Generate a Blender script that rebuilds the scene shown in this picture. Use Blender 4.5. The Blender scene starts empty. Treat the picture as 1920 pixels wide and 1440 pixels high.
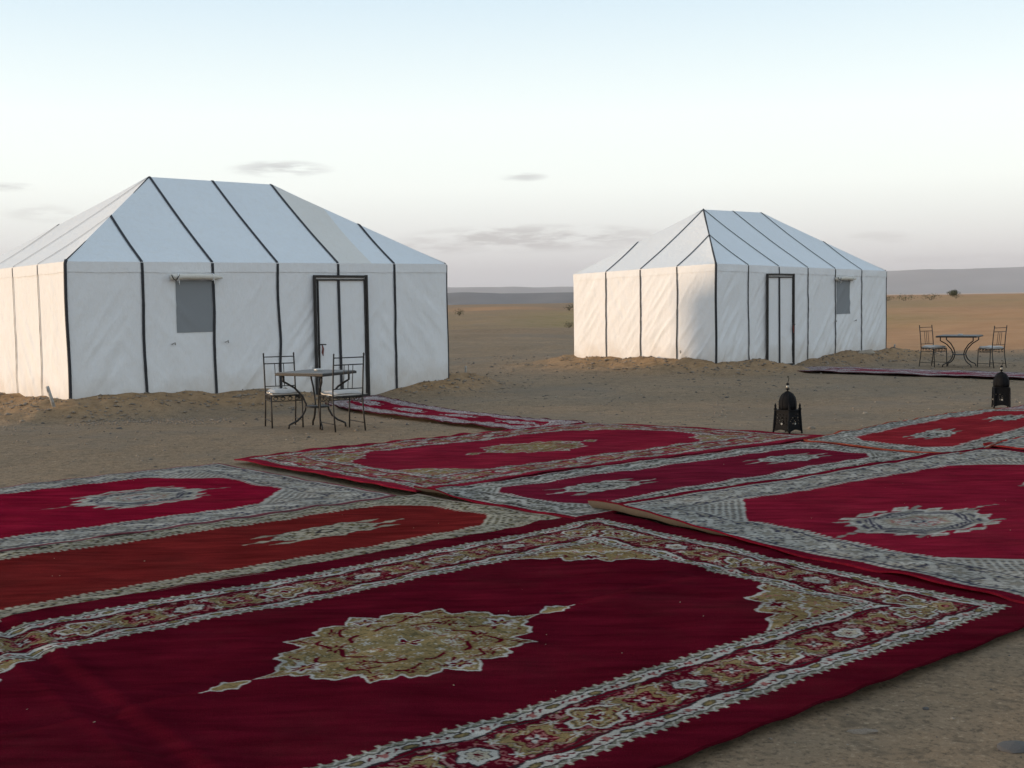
import bpy, math, random
import numpy as np
from mathutils import Vector, Matrix

random.seed(7); rng = np.random.default_rng(7)
scene = bpy.context.scene
col_main = scene.collection

# ================================================================ camera
CAM_H, F_PX = 1.65, 2315.24
cam_data = bpy.data.cameras.new("camera")
cam = bpy.data.objects.new("camera", cam_data); col_main.objects.link(cam)
cam_data.sensor_fit = 'HORIZONTAL'; cam_data.sensor_width = 36.0
cam_data.lens = 36.0 * F_PX / 1920.0
cam_data.clip_start = 0.1; cam_data.clip_end = 30000
PITCH, ROLL = 0.07242, -0.01423
fw = Vector((0, math.cos(PITCH), -math.sin(PITCH))); up0 = Vector((0, math.sin(PITCH), math.cos(PITCH))); ri0 = Vector((1, 0, 0))
ri = ri0 * math.cos(ROLL) + up0 * math.sin(ROLL); up = up0 * math.cos(ROLL) - ri0 * math.sin(ROLL)
cam.matrix_world = Matrix(((ri.x, up.x, -fw.x, 0), (ri.y, up.y, -fw.y, 0), (ri.z, up.z, -fw.z, CAM_H), (0, 0, 0, 1)))
scene.camera = cam

# ================================================================ sky
SUN_AZ, SUN_EL = math.radians(187), math.radians(3.6)       # azimuth counted from +X
world = bpy.data.worlds.new("World"); scene.world = world; world.use_nodes = True
wn, wl = world.node_tree.nodes, world.node_tree.links
wn.clear()
def wnode(t, **k):
    n = wn.new(t)
    for a, b in k.items(): setattr(n, a, b)
    return n
w_out = wnode('ShaderNodeOutputWorld'); w_bg = wnode('ShaderNodeBackground'); w_bg2 = wnode('ShaderNodeBackground'); w_add = wnode('ShaderNodeAddShader')
sky = wnode('ShaderNodeTexSky', sky_type='NISHITA'); sky.sun_disc = False
sky.sun_elevation = SUN_EL; sky.sun_rotation = math.pi / 2 - SUN_AZ; sky.air_density = 1.0; sky.dust_density = 1.2; sky.ozone_density = 1.0
wl.new(sky.outputs[0], w_bg.inputs[0]); w_bg.inputs[1].default_value = 0.05
tc = wnode('ShaderNodeTexCoord'); sep = wnode('ShaderNodeSeparateXYZ'); wl.new(tc.outputs['Generated'], sep.inputs[0])
ramp = wnode('ShaderNodeValToRGB'); wl.new(sep.outputs['Z'], ramp.inputs[0])
SKY = [(0.0, (.52, .52, .55)), (.018, (.54, .55, .585)), (.045, (.645, .668, .695)), (.085, (.765, .80, .80)), (.14, (.76, .815, .81)), (.23, (.55, .665, .745)), (.45, (.45, .54, .64)), (1.0, (.36, .43, .53))]
e = ramp.color_ramp.elements
while len(e) < len(SKY): e.new(0.5)
for el, (p_, c_) in zip(e, SKY): el.position = p_; el.color = (*c_, 1)
def wmath(op, a, b=None):
    n = wnode('ShaderNodeMath', operation=op)
    for i, x in enumerate((a, b)):
        if x is None: continue
        if isinstance(x, (int, float)): n.inputs[i].default_value = x
        else: wl.new(x, n.inputs[i])
    return n.outputs[0]
# thin grey evening clouds low over the hills (bearing, elevation, half sizes, in radians)
az = wmath('ARCTAN2', sep.outputs['X'], sep.outputs['Y']); elv = wmath('ARCSINE', sep.outputs['Z'])
cmb = wnode('ShaderNodeCombineXYZ'); wl.new(wmath('MULTIPLY', az, 26.0), cmb.inputs[0]); wl.new(wmath('MULTIPLY', elv, 150.0), cmb.inputs[1])
nz = wnode('ShaderNodeTexNoise'); nz.inputs['Scale'].default_value = 1.0; nz.inputs['Detail'].default_value = 5; nz.inputs['Roughness'].default_value = .6
wl.new(cmb.outputs[0], nz.inputs['Vector'])
cloud = None
for a0, e0, ha, he, k in ((-.181, .101, .045, .0075, .9), (.011, .0935, .022, .004, .8), (-.39, .085, .034, .004, .8), (-.41, .102, .02, .0035, .7), (-.36, .0655, .03, .008, .45),
                          (.02, .0445, .12, .0125, 1.25), (-.075, .037, .06, .007, .9), (.29, .0395, .03, .006, .5), (.33, .0225, .12, .004, .35), (-.60, .07, .07, .008, .7), (.62, .06, .09, .008, .7)):
    dx = wmath('DIVIDE', wmath('SUBTRACT', az, a0), ha); dy = wmath('DIVIDE', wmath('SUBTRACT', elv, e0), he)
    d2 = wmath('ADD', wmath('MULTIPLY', dx, dx), wmath('MULTIPLY', dy, dy))
    m = wmath('MULTIPLY', wmath('MAXIMUM', wmath('SUBTRACT', 1.0, d2), 0.0), k)
    cloud = m if cloud is None else wmath('MAXIMUM', cloud, m)
thr = wnode('ShaderNodeMapRange'); thr.inputs['From Min'].default_value = .40; thr.inputs['From Max'].default_value = .58
wl.new(nz.outputs[0], thr.inputs['Value'])
cm = wmath('MULTIPLY', wmath('MULTIPLY', cloud, thr.outputs[0]), .95)
mix = wnode('ShaderNodeMix', data_type='RGBA'); wl.new(cm, mix.inputs['Factor']); wl.new(ramp.outputs[0], mix.inputs['A']); mix.inputs['B'].default_value = (.43, .435, .47, 1)
wl.new(mix.outputs['Result'], w_bg2.inputs[0]); w_bg2.inputs[1].default_value = 0.95
wl.new(w_bg.outputs[0], w_add.inputs[0]); wl.new(w_bg2.outputs[0], w_add.inputs[1]); wl.new(w_add.outputs[0], w_out.inputs[0])

# ================================================================ sun (just above the horizon, left)
sun_d = bpy.data.lights.new("sun", 'SUN'); sun = bpy.data.objects.new("sun", sun_d); col_main.objects.link(sun)
sun_d.energy = 3.3; sun_d.angle = math.radians(6.0); sun_d.color = (1.0, .74, .50)
S = Vector((math.cos(SUN_AZ) * math.cos(SUN_EL), math.sin(SUN_AZ) * math.cos(SUN_EL), math.sin(SUN_EL)))
sun.rotation_euler = S.to_track_quat('Z', 'Y').to_euler(); sun.location = S * 60

scene.view_settings.view_transform = 'Standard'; scene.view_settings.look = 'None'
scene.view_settings.exposure = 0.36; scene.view_settings.gamma = 1.0
scene.cycles.max_bounces = 4; scene.cycles.diffuse_bounces = 2; scene.cycles.volume_bounces = 0
scene.cycles.use_denoising = True

# ================================================================ helpers
def tag(o, label=None, cat=None, group=None, kind=None):
    for k, v in (('label', label), ('category', cat), ('group', group), ('kind', kind)):
        if v: o[k] = v
    return o
def empty(name, loc=(0, 0, 0), rz=0.0):
    o = bpy.data.objects.new(name, None); o.empty_display_size = .2; col_main.objects.link(o); o.location = loc; o.rotation_euler = (0, 0, rz); return o
class MB:
    def __init__(s): s.v = []; s.f = []
    def box(s, c, d, rot=None):
        n = len(s.v)
        for x in (-.5, .5):
            for y in (-.5, .5):
                for z in (-.5, .5):
                    q = Vector((x * d[0], y * d[1], z * d[2]))
                    if rot is not None: q = rot @ q
                    s.v.append(tuple(Vector(c) + q))
        s.f += [tuple(n + i for i in t) for t in ((0, 1, 3, 2), (4, 6, 7, 5), (0, 4, 5, 1), (2, 3, 7, 6), (0, 2, 6, 4), (1, 5, 7, 3))]; return s
    def tube(s, pts, r, seg=8, cap=True):
        pts = [Vector(p) for p in pts]; n0 = len(s.v); N = len(pts)
        rs = r if isinstance(r, (list, tuple)) else [r] * N
        prev = None
        for i, p in enumerate(pts):
            t = (pts[min(i + 1, N - 1)] - pts[max(i - 1, 0)]).normalized()
            if prev is None:
                a = Vector((0, 0, 1)) if abs(t.z) < .9 else Vector((1, 0, 0)); b = t.cross(a).normalized()
            else:
                b = (prev - t * prev.dot(t)).normalized()
            prev = b; c = t.cross(b)
            for k in range(seg):
                an = 2 * math.pi * k / seg; s.v.append(tuple(p + (b * math.cos(an) + c * math.sin(an)) * rs[i]))
        for i in range(N - 1):
            for k in range(seg):
                a, b2 = n0 + i * seg + k, n0 + i * seg + (k + 1) % seg; s.f.append((a, b2, b2 + seg, a + seg))
        if cap: s.f.append(tuple(n0 + k for k in reversed(range(seg)))); s.f.append(tuple(n0 + (N - 1) * seg + k for k in range(seg)))
        return s
    def lathe(s, prof, seg=20, c=(0, 0, 0)):
        n0 = len(s.v)
        for r, z in prof:
            for k in range(seg):
                a = 2 * math.pi * k / seg; s.v.append((c[0] + r * math.cos(a), c[1] + r * math.sin(a), c[2] + z))
        for i in range(len(prof) - 1):
            for k in range(seg):
                a, b = n0 + i * seg + k, n0 + i * seg + (k + 1) % seg; s.f.append((a, b, b + seg, a + seg))
        s.f.append(tuple(n0 + k for k in reversed(range(seg)))); s.f.append(tuple(n0 + (len(prof) - 1) * seg + k for k in range(seg))); return s
    def grid(s, P):
        """P[i][j] 3d points"""
        n0 = len(s.v); a, b = len(P), len(P[0])
        for row in P: s.v += [tuple(q) for q in row]
        for i in range(a - 1):
            for j in range(b - 1): k = n0 + i * b + j; s.f.append((k, k + b, k + b + 1, k + 1))
        return s
    def build(s, name, mat, parent=None, smooth=False, bevel=0.0):
        me = bpy.data.meshes.new(name); me.from_pydata(s.v, [], s.f); me.update()
        if smooth: me.polygons.foreach_set('use_smooth', [True] * len(me.polygons))
        o = bpy.data.objects.new(name, me); col_main.objects.link(o)
        if mat: me.materials.append(mat)
        if parent: o.parent = parent
        if bevel: m = o.modifiers.new('bevel', 'BEVEL'); m.width = bevel; m.segments = 2; m.limit_method = 'ANGLE'
        return o
def np_mesh(name, V, Fq, mat, parent=None, smooth=True):
    me = bpy.data.meshes.new(name); V = np.asarray(V, np.float32); Fq = np.asarray(Fq, np.int32); k = Fq.shape[1]
    me.vertices.add(len(V)); me.vertices.foreach_set('co', V.ravel())
    me.loops.add(Fq.size); me.loops.foreach_set('vertex_index', Fq.ravel())
    me.polygons.add(len(Fq)); me.polygons.foreach_set('loop_start', np.arange(0, Fq.size, k, dtype=np.int32)); me.polygons.foreach_set('loop_total', np.full(len(Fq), k, np.int32))
    if smooth: me.polygons.foreach_set('use_smooth', np.ones(len(Fq), bool))
    me.update(calc_edges=True); me.validate()
    o = bpy.data.objects.new(name, me); col_main.objects.link(o); me.materials.append(mat)
    if parent: o.parent = parent
    return o
def gfaces(nu, nv, off=0):
    i, j = np.meshgrid(np.arange(nu - 1), np.arange(nv - 1), indexing='ij'); k = (i * nv + j).ravel() + off
    return np.stack([k, k + nv, k + nv + 1, k + 1], 1)

# ---------------------------------------------------------------- materials
def new_mat(name):
    m = bpy.data.materials.new(name); m.use_nodes = True; nt = m.node_tree; b = nt.nodes['Principled BSDF']; return m, nt, b
def N(nt, t, **k):
    n = nt.nodes.new(t)
    for a, v in k.items(): setattr(n, a, v)
    return n
def noise(nt, scale, detail=4, rough=.55, coord='Object', vec=None):
    n = N(nt, 'ShaderNodeTexNoise'); n.inputs['Scale'].default_value = scale; n.inputs['Detail'].default_value = detail; n.inputs['Roughness'].default_value = rough
    if vec is None:
        t = N(nt, 'ShaderNodeTexCoord'); vec = t.outputs[coord]
    nt.links.new(vec, n.inputs['Vector']); return n.outputs['Fac']
def ramp2(nt, fac, stops):
    r = N(nt, 'ShaderNodeValToRGB'); e = r.color_ramp.elements
    while len(e) < len(stops): e.new(.5)
    for el, (p, c) in zip(e, stops): el.position = p; el.color = (*c, 1) if len(c) == 3 else c
    nt.links.new(fac, r.inputs[0]); return r.outputs[0]
def mixc(nt, f, a, b, mode='MIX'):
    n = N(nt, 'ShaderNodeMix', data_type='RGBA', blend_type=mode)
    for s, x in (('Factor', f), ('A', a), ('B', b)):
        sock = [q for q in n.inputs if q.name == s and (q.type == 'RGBA' or s == 'Factor' and q.type == 'VALUE')][0]
        if isinstance(x, (int, float)): sock.default_value = x
        elif isinstance(x, tuple): sock.default_value = (*x, 1)
        else: nt.links.new(x, sock)
    return [o for o in n.outputs if o.type == 'RGBA'][0]
def bump(nt, b, h, strength, dist=.01):
    n = N(nt, 'ShaderNodeBump'); n.inputs['Strength'].default_value = strength; n.inputs['Distance'].default_value = dist
    nt.links.new(h, n.inputs['Height']); nt.links.new(n.outputs[0], b.inputs['Normal'])
def plain(name, c, rough=.7, metal=0.0, var=.15, scale=30, bmp=0.0):
    m, nt, b = new_mat(name); f = noise(nt, scale)
    lo = tuple(x * (1 - var) for x in c); hi = tuple(min(1, x * (1 + var)) for x in c)
    nt.links.new(ramp2(nt, f, [(.3, lo), (.7, hi)]), b.inputs['Base Color']); b.inputs['Roughness'].default_value = rough; b.inputs['Metallic'].default_value = metal
    if bmp: bump(nt, b, noise(nt, scale * 3), bmp, .004)
    return m
def cloth_mat(name, c, dusty=True):
    m, nt, b = new_mat(name); big = noise(nt, 1.1, 5, .6); fine = noise(nt, 9, 4)
    base = mixc(nt, big, tuple(x * .90 for x in c), c)
    base = mixc(nt, ramp2(nt, fine, [(.45, (0, 0, 0)), (.75, (.35, .35, .35))]), base, tuple(x * y for x, y in zip(c, (.90, .86, .80))))
    if dusty:        # blown sand stuck to the foot of the wall, in an uneven line
        t = N(nt, 'ShaderNodeTexCoord'); s_ = N(nt, 'ShaderNodeSeparateXYZ'); nt.links.new(t.outputs['Object'], s_.inputs[0])
        a = N(nt, 'ShaderNodeMath', operation='MULTIPLY_ADD'); nt.links.new(noise(nt, 2.2, 5), a.inputs[0]); a.inputs[1].default_value = 1.1; nt.links.new(s_.outputs['Z'], a.inputs[2])
        r = N(nt, 'ShaderNodeMapRange'); nt.links.new(a.outputs[0], r.inputs['Value']); r.inputs['From Min'].default_value = .35; r.inputs['From Max'].default_value = 1.0; r.inputs['To Min'].default_value = .55; r.inputs['To Max'].default_value = 0
        base = mixc(nt, r.outputs[0], base, (.52, .43, .33))
    nt.links.new(base, b.inputs['Base Color']); b.inputs['Roughness'].default_value = .85; b.inputs['Specular IOR Level'].default_value = .25
    t = N(nt, 'ShaderNodeTexCoord'); mp = N(nt, 'ShaderNodeMapping'); mp.inputs['Rotation'].default_value = (.5, .7, .4); mp.inputs['Scale'].default_value = (6, 6, 2.2); nt.links.new(t.outputs['Object'], mp.inputs[0])
    bump(nt, b, noise(nt, 1.6, 6, .62, vec=mp.outputs[0]), .55, .035)
    return m
M = {}
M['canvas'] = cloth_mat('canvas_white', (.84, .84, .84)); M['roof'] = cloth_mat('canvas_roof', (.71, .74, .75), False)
M['beige'] = cloth_mat('canvas_beige', (.70, .675, .62), False); M['roll'] = cloth_mat('canvas_rolled', (.68, .65, .58), False)
M['tape'] = plain('black_tape', (.018, .018, .022), .7)
M['iron'] = plain('black_iron', (.022, .019, .017), .5, .3, .4, 60, .3)
M['lantern'] = plain('blackened_tin', (.006, .006, .007), .7, 0, .5, 40, .4)
M['rust'] = plain('door_steel', (.03, .026, .024), .55, .3, .5, 25)
M['cushion'] = plain('cushion_white', (.52, .49, .45), .95, 0, .10, 14, .3)
M['stake'] = plain('stake_steel', (.34, .32, .29), .6, .2, .3, 20)
M['tile'] = plain('tile_top', (.15, .145, .135), .75, 0, .35, 90)
M['lantern'].node_tree.nodes['Principled BSDF'].inputs['Specular IOR Level'].default_value = .12
M['bead'] = plain('tin_bead', (.35, .33, .28), .35, .6, .2)
M['glass'] = plain('ashtray_glass', (.5, .5, .48), .2)
M['star'] = plain('pale_star', (.55, .53, .48), .5)
M['tassel'] = plain('red_tassel', (.16, .04, .03), .9)
m, nt, b = new_mat('window_mesh'); t = N(nt, 'ShaderNodeTexCoord')
wv = N(nt, 'ShaderNodeTexWave'); wv.inputs['Scale'].default_value = 60; nt.links.new(t.outputs['Object'], wv.inputs['Vector'])
nt.links.new(mixc(nt, wv.outputs['Fac'], (.20, .21, .22), (.27, .285, .295)), b.inputs['Base Color']); b.inputs['Roughness'].default_value = .8
M['mesh'] = m

# ground
def ss(a, b, x): t = min(1.0, max(0.0, (x - a) / (b - a))); return t * t * (3 - 2 * t)
m, nt, b = new_mat('desert_ground'); t = N(nt, 'ShaderNodeTexCoord'); P = t.outputs['Object']
c1 = ramp2(nt, noise(nt, .35, 6, .6, vec=P), [(.30, (0.237, 0.170, 0.105)), (.5, (0.306, 0.214, 0.132)), (.72, (0.375, 0.264, 0.163))])
c2 = mixc(nt, ramp2(nt, noise(nt, 2.3, 6, .65, vec=P), [(.35, (0, 0, 0)), (.7, (1, 1, 1))]), c1, (0.260, 0.194, 0.128))
grit = noise(nt, 34, 4, .75, vec=P)
c3 = mixc(nt, ramp2(nt, grit, [(.36, (.9, .9, .9)), (.47, (0, 0, 0))]), c2, (0.130, 0.099, 0.068))
clod = noise(nt, 7.5, 6, .7, vec=P)
c3 = mixc(nt, ramp2(nt, clod, [(.33, (.85, .85, .85)), (.48, (0, 0, 0))]), c3, (0.150, 0.114, 0.077))
c3 = mixc(nt, ramp2(nt, clod, [(.58, (0, 0, 0)), (.72, (.75, .75, .75))]), c3, (0.383, 0.285, 0.185))
c3 = mixc(nt, ramp2(nt, grit, [(.57, (0, 0, 0)), (.70, (.8, .8, .8))]), c3, (0.459, 0.352, 0.234))
mp = N(nt, 'ShaderNodeMapping'); mp.inputs['Location'].default_value = (3.7, 1.3, 0); nt.links.new(P, mp.inputs[0])
damp = noise(nt, .22, 5, .6, vec=mp.outputs[0])                      # grey gravelly patches
c3 = mixc(nt, ramp2(nt, damp, [(.50, (0, 0, 0)), (.66, (.6, .6, .6))]), c3, (0.199, 0.171, 0.135))
at = N(nt, 'ShaderNodeAttribute', attribute_name='sand')             # orange dune sand, scrub and spoil heaps
sp = N(nt, 'ShaderNodeSeparateColor'); nt.links.new(at.outputs['Color'], sp.inputs[0])
c3 = mixc(nt, sp.outputs[0], c3, ramp2(nt, noise(nt, .5, 5, .6, vec=P), [(.3, (0.425, 0.230, 0.116)), (.7, (0.507, 0.287, 0.149))]))
c3 = mixc(nt, sp.outputs[1], c3, ramp2(nt, noise(nt, 6, 5, .7, vec=P), [(.3, (0.229, 0.143, 0.074)), (.5, (0.360, 0.225, 0.116)), (.7, (0.459, 0.300, 0.163))]))
c3 = mixc(nt, sp.outputs[2], c3, ramp2(nt, noise(nt, 1.3, 5, .8, vec=P), [(.42, (0.367, 0.255, 0.128)), (.58, (0.291, 0.225, 0.085)), (.72, (0.168, 0.158, 0.057))]))
nt.links.new(c3, b.inputs['Base Color']); b.inputs['Roughness'].default_value = 1.0; b.inputs['Specular IOR Level'].default_value = .1
h1 = noise(nt, 12, 8, .7, vec=P); h2 = N(nt, 'ShaderNodeMath', operation='MULTIPLY_ADD'); nt.links.new(grit, h2.inputs[0]); h2.inputs[1].default_value = .5; nt.links.new(h1, h2.inputs[2])
bump(nt, b, h2.outputs[0], .9, .05); M['ground'] = m
m, nt, b = new_mat('stone'); oi = N(nt, 'ShaderNodeObjectInfo')
nt.links.new(ramp2(nt, noise(nt, 9, 5), [(.3, (.15, .12, .09)), (.6, (.25, .20, .15)), (.8, (.34, .28, .21))]), b.inputs['Base Color']); b.inputs['Roughness'].default_value = .95; bump(nt, b, noise(nt, 40, 5), .5, .01)
M['stone'] = m; M['stone_dark'] = plain('dark_stone', (.085, .078, .072), .9, 0, .35, 25, .5); M['stone_pale'] = plain('pale_stone', (.30, .25, .19), .9, 0, .25, 25, .5)
M['hill'] = plain('hill_rock', (.09, .082, .078), 1, 0, .35, .004); M['mount'] = plain('mountain_rock', (.17, .145, .13), 1, 0, .3, .0015)
M['leaf'] = plain('shrub_leaf', (.062, .066, .032), .9, 0, .5, 3); M['twig'] = plain('shrub_twig', (.09, .07, .05), .95)
# carpet: colour comes knot by knot from the woven pattern
def rug_mat(name, wear):
    m, nt, b = new_mat(name); at = N(nt, 'ShaderNodeAttribute', attribute_name='wool'); t = N(nt, 'ShaderNodeTexCoord')
    f = noise(nt, 160, 3, .7, vec=t.outputs['Object']); g = noise(nt, 2.4, 5, .6, vec=t.outputs['Object'])
    c = mixc(nt, 1.0, at.outputs['Color'], ramp2(nt, f, [(.25, (.68, .68, .68)), (.75, (1.28, 1.28, 1.28))]), 'MULTIPLY')
    c = mixc(nt, 1.0, c, ramp2(nt, g, [(.3, (.80, .80, .80)), (.7, (1.12, 1.12, 1.12))]), 'MULTIPLY')
    for ang, sc_, lo, hi in ((.72, (2.2, 15, 1), .74, 1.20), (-.80, (1.2, 7, 1), .84, 1.12)):           # shading from the pile's lay, painted into the wool colour as long streaks
        mp = N(nt, 'ShaderNodeMapping'); mp.inputs['Rotation'].default_value = (0, 0, ang); mp.inputs['Scale'].default_value = sc_; nt.links.new(t.outputs['Object'], mp.inputs[0])
        c = mixc(nt, 1.0, c, ramp2(nt, noise(nt, 1.0, 5, .6, vec=mp.outputs[0]), [(.33, (lo,) * 3), (.66, (hi,) * 3)]), 'MULTIPLY')
    d = noise(nt, .9, 6, .7, vec=t.outputs['Object'])
    c = mixc(nt, ramp2(nt, d, [(.50, (0, 0, 0)), (.8, (wear, wear, wear))]), c, (.16, .12, .085))      # dust
    nt.links.new(c, b.inputs['Base Color']); b.inputs['Roughness'].default_value = 1.0; b.inputs['Specular IOR Level'].default_value = 0.0
    bump(nt, b, f, .55, .006); return m
M['rug'] = rug_mat('wool_carpet', .05); M['backing'] = plain('jute_backing', (.085, .070, .056), .95, 0, .12, 60, .3)
# ---------------------------------------------------------------- carpet patterns (colour per knot, computed)
def lat(ix, iy, seed):
    n = (ix.astype(np.int64) * 374761393 + iy.astype(np.int64) * 668265263 + seed * 1442695041) & 0xffffffff
    n = ((n ^ (n >> 13)) * 1274126177) & 0xffffffff
    return ((n ^ (n >> 16)) & 0xffff) / 65535.0
def vnoise(x, y, seed=0):
    ix, iy = np.floor(x), np.floor(y); fx, fy = x - ix, y - iy
    fx, fy = fx * fx * (3 - 2 * fx), fy * fy * (3 - 2 * fy)
    a, b = lat(ix, iy, seed), lat(ix + 1, iy, seed); c, d = lat(ix, iy + 1, seed), lat(ix + 1, iy + 1, seed)
    return (a * (1 - fx) + b * fx) * (1 - fy) + (c * (1 - fx) + d * fx) * fy
def fbm(x, y, seed=0, o=4):
    s, a, t = 0.0, 0.5, 0.0
    for k in range(o):
        s = s + a * vnoise(x * 2 ** k, y * 2 ** k, seed + 17 * k); t += a; a *= 0.5
    return s / t
def sst(a, b, x):
    t = np.clip((x - a) / (b - a), 0, 1); return t * t * (3 - 2 * t)
def rep(s, p):                       # centred repeat
    return (s + p / 2) % p - p / 2
def petal(x, y, r, n, k=0.35, rot=0.0):
    th = np.arctan2(y, x) + rot
    return np.hypot(x, y) - r * (1 - k + k * np.cos(n * th))
def put(col, mask, c):
    col[mask] = c
def speck(x, y, c, seed, cell=(0.02, 0.011)):     # knots of mixed wool in small cells
    return lat(np.floor(x / cell[0]), np.floor(y / cell[1]), seed)
WHITE = (.34, .328, .29); CREAM = (.30, .27, .205); GOLD = (.20, .145, .066); OLIVE = (.115, .092, .045)
NAVY = (.05, .047, .064); INK = (.03, .024, .026); PINK = (.24, .095, .085); GREY = (.18, .168, .142); SAGE = (.145, .14, .105)

def medallion_r(th, ctrl):
    t = np.abs((th + np.pi / 2) % np.pi - np.pi / 2)          # fold to the first quadrant
    return np.interp(t, np.radians(ctrl[0]), ctrl[1])
def lace(col, s, t, w, red, flip):
    """white lacy band; t 0..w from its red-field side to its border side"""
    z = np.abs(rep(s, .06)) / .03                             # zigzag 0..1
    put(col, t >= .018, SAGE)
    put(col, (t > .018) & (np.abs(t - (.022 + .026 * z)) < .0045), WHITE)
    put(col, (t < .02) & (np.abs(rep(s, .06)) < .0075) & (t > .002), WHITE)
    put(col, (t < .012) & (np.hypot(rep(s, .06), t - .007) < .008), CREAM)
    wv = .012 * np.cos(2 * np.pi * s / .46) + .004 * np.cos(2 * np.pi * s / .115)
    put(col, t > .052 + .006 * np.cos(2 * np.pi * s / .09), WHITE)
    put(col, np.abs(t - (.052 + .006 * np.cos(2 * np.pi * s / .09))) < .004, INK)
    c = rep(s, .23)                                            # gold buds with ink edge
    q = np.hypot(c / 1.9, t - .088)
    put(col, q < .021, INK); put(col, q < .017, OLIVE); put(col, q < .008, GOLD)
    for k, off in ((1, .062), (-1, .062), (1, .1), (-1, .1)):
        cc = rep(s + k * off, .23)
        put(col, np.abs(t - .086 - .9 * np.abs(cc - .006) + .012) + np.abs(cc) * .55 < .011, red)
    put(col, (np.abs(rep(s + .115, .23)) < .012) & (np.abs(t - .092) < .016), PINK)
    edge = w - .012 + wv
    put(col, np.abs(t - edge) < .004, INK)
    put(col, t > edge + .003, red)
    return t <= edge
def main_border(col, s, t, w, red, seed):
    """big border of palmettes and brackets on red; t 0..w"""
    v = t - w / 2; P = 1.12
    sp = lat(np.floor(s / .012), np.floor(t / .012), seed)     # little pink vines
    wig = np.abs(v - .085 * np.sin(2 * np.pi * s / .28) - .018 * np.sin(2 * np.pi * s / .065))
    put(col, (wig < .009) & (sp > .35), PINK)
    wig2 = np.abs(v + .075 * np.sin(2 * np.pi * s / .28 + .8) - .015 * np.sin(2 * np.pi * s / .055))
    put(col, (wig2 < .007) & (sp > .45), PINK)
    cu = np.abs(fbm(s * 16, t * 16, seed + 9, 2) - .5)
    put(col, (cu < .035) & (sp > .25), (.19, .06, .062)); put(col, (cu > .19) & (sp > .5), (.26, .15, .135)); put(col, (cu > .17) & (sp < .12), OLIVE)
    # a: white-edged palmette
    x = rep(s, P); th = np.arctan2(v * 1.35, x)
    r = np.hypot(x, v * 1.35); R = .135 + .025 * np.cos(4 * th) + .018 * np.cos(7 * th + .6) + .03 * np.cos(th)
    put(col, r < R + .012, INK); put(col, r < R + .008, WHITE); put(col, r < R - .016, GOLD)
    inn = (r < R - .016)
    put(col, inn & (sp > .80), red); put(col, inn & (sp < .16), OLIVE); put(col, np.abs(r - R + .030) < .004, INK); put(col, np.abs(r - R + .052) < .0035, CREAM)
    put(col, petal(x - .01, v * 1.3, .062, 4, .3) < 0, WHITE); put(col, petal(x - .01, v * 1.3, .044, 4, .3) < 0, red)
    # b: gold bracket round a dark rose
    for off in (.29, -.29):
        x = rep(s + off, P); ax, av = np.abs(x), np.abs(v)
        R = .115 + .035 * np.cos(4 * np.arctan2(v, x * .8) + np.pi) + .012 * np.cos(12 * np.arctan2(v, x))
        r = np.hypot(x * .8, v)
        m = r < R + .004
        put(col, r < R + .010, INK); put(col, m, GOLD); put(col, m & (sp > .86), OLIVE); put(col, np.abs(r - R + .012) < .0035, CREAM); put(col, np.abs(r - R + .022) < .004, red)
        rr = petal(x * .9, v, .088, 4, .22, np.pi / 4)
        put(col, rr < 0, red); put(col, (rr < -.005) & (sp > .62), PINK)
        put(col, petal(x, v, .042, 4, .45, np.pi / 4) < 0, WHITE); put(col, np.hypot(x, v) < .010, INK)
    # c: small white rosette with ink ring
    x = rep(s + P / 2, P); r = petal(x, v * 1.25, .088, 6, .10)
    put(col, r < .008, INK); put(col, r < 0, WHITE); put(col, r < -.028, INK); put(col, r < -.033, CREAM); put(col, r < -.062, red)
    # d: scattered florets and olive leaves
    for ox, ov in ((.135, .085), (-.15, .08), (.155, -.085), (-.14, -.085), (.43, .085), (-.43, -.085), (.44, -.08), (-.44, .08)):
        x = rep(s + ox, P); y = v - ov
        put(col, petal(x - .045, y * 1.4, .036, 2, .45) < 0, OLIVE)
        put(col, petal(x, y, .034, 5, .5) < 0, WHITE)
    put(col, t < .006, INK); put(col, t > w - .006, INK)
def floral_fill(col, m, x, y, red, seed):
    """vines and florets over a gold ground"""
    a = np.abs(fbm(x * 7, y * 7, seed, 2) - .5)
    sp = lat(np.floor(x / .011), np.floor(y / .011), seed + 5)
    put(col, m & (sp < .14), OLIVE); put(col, m & (sp > .93), CREAM)
    put(col, m & (a < .022) & (sp > .2), red); put(col, m & (a > .20) & (sp > .75), PINK)
    gx, gy = rep(x + .02 * np.sin(y * 40), .13), rep(y, .12)
    put(col, m & (petal(gx, gy, .024, 4, .5) < 0), WHITE)
def warp(u, v, a, sc, seed):        # hand-knotted unevenness of the outlines
    return (np.clip(u + a * 2 * (vnoise(u / sc, v / sc, seed + 71) - .5), 0, None), np.clip(v + a * 2 * (vnoise(u / sc, v / sc, seed + 73) - .5), 0, None))
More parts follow.
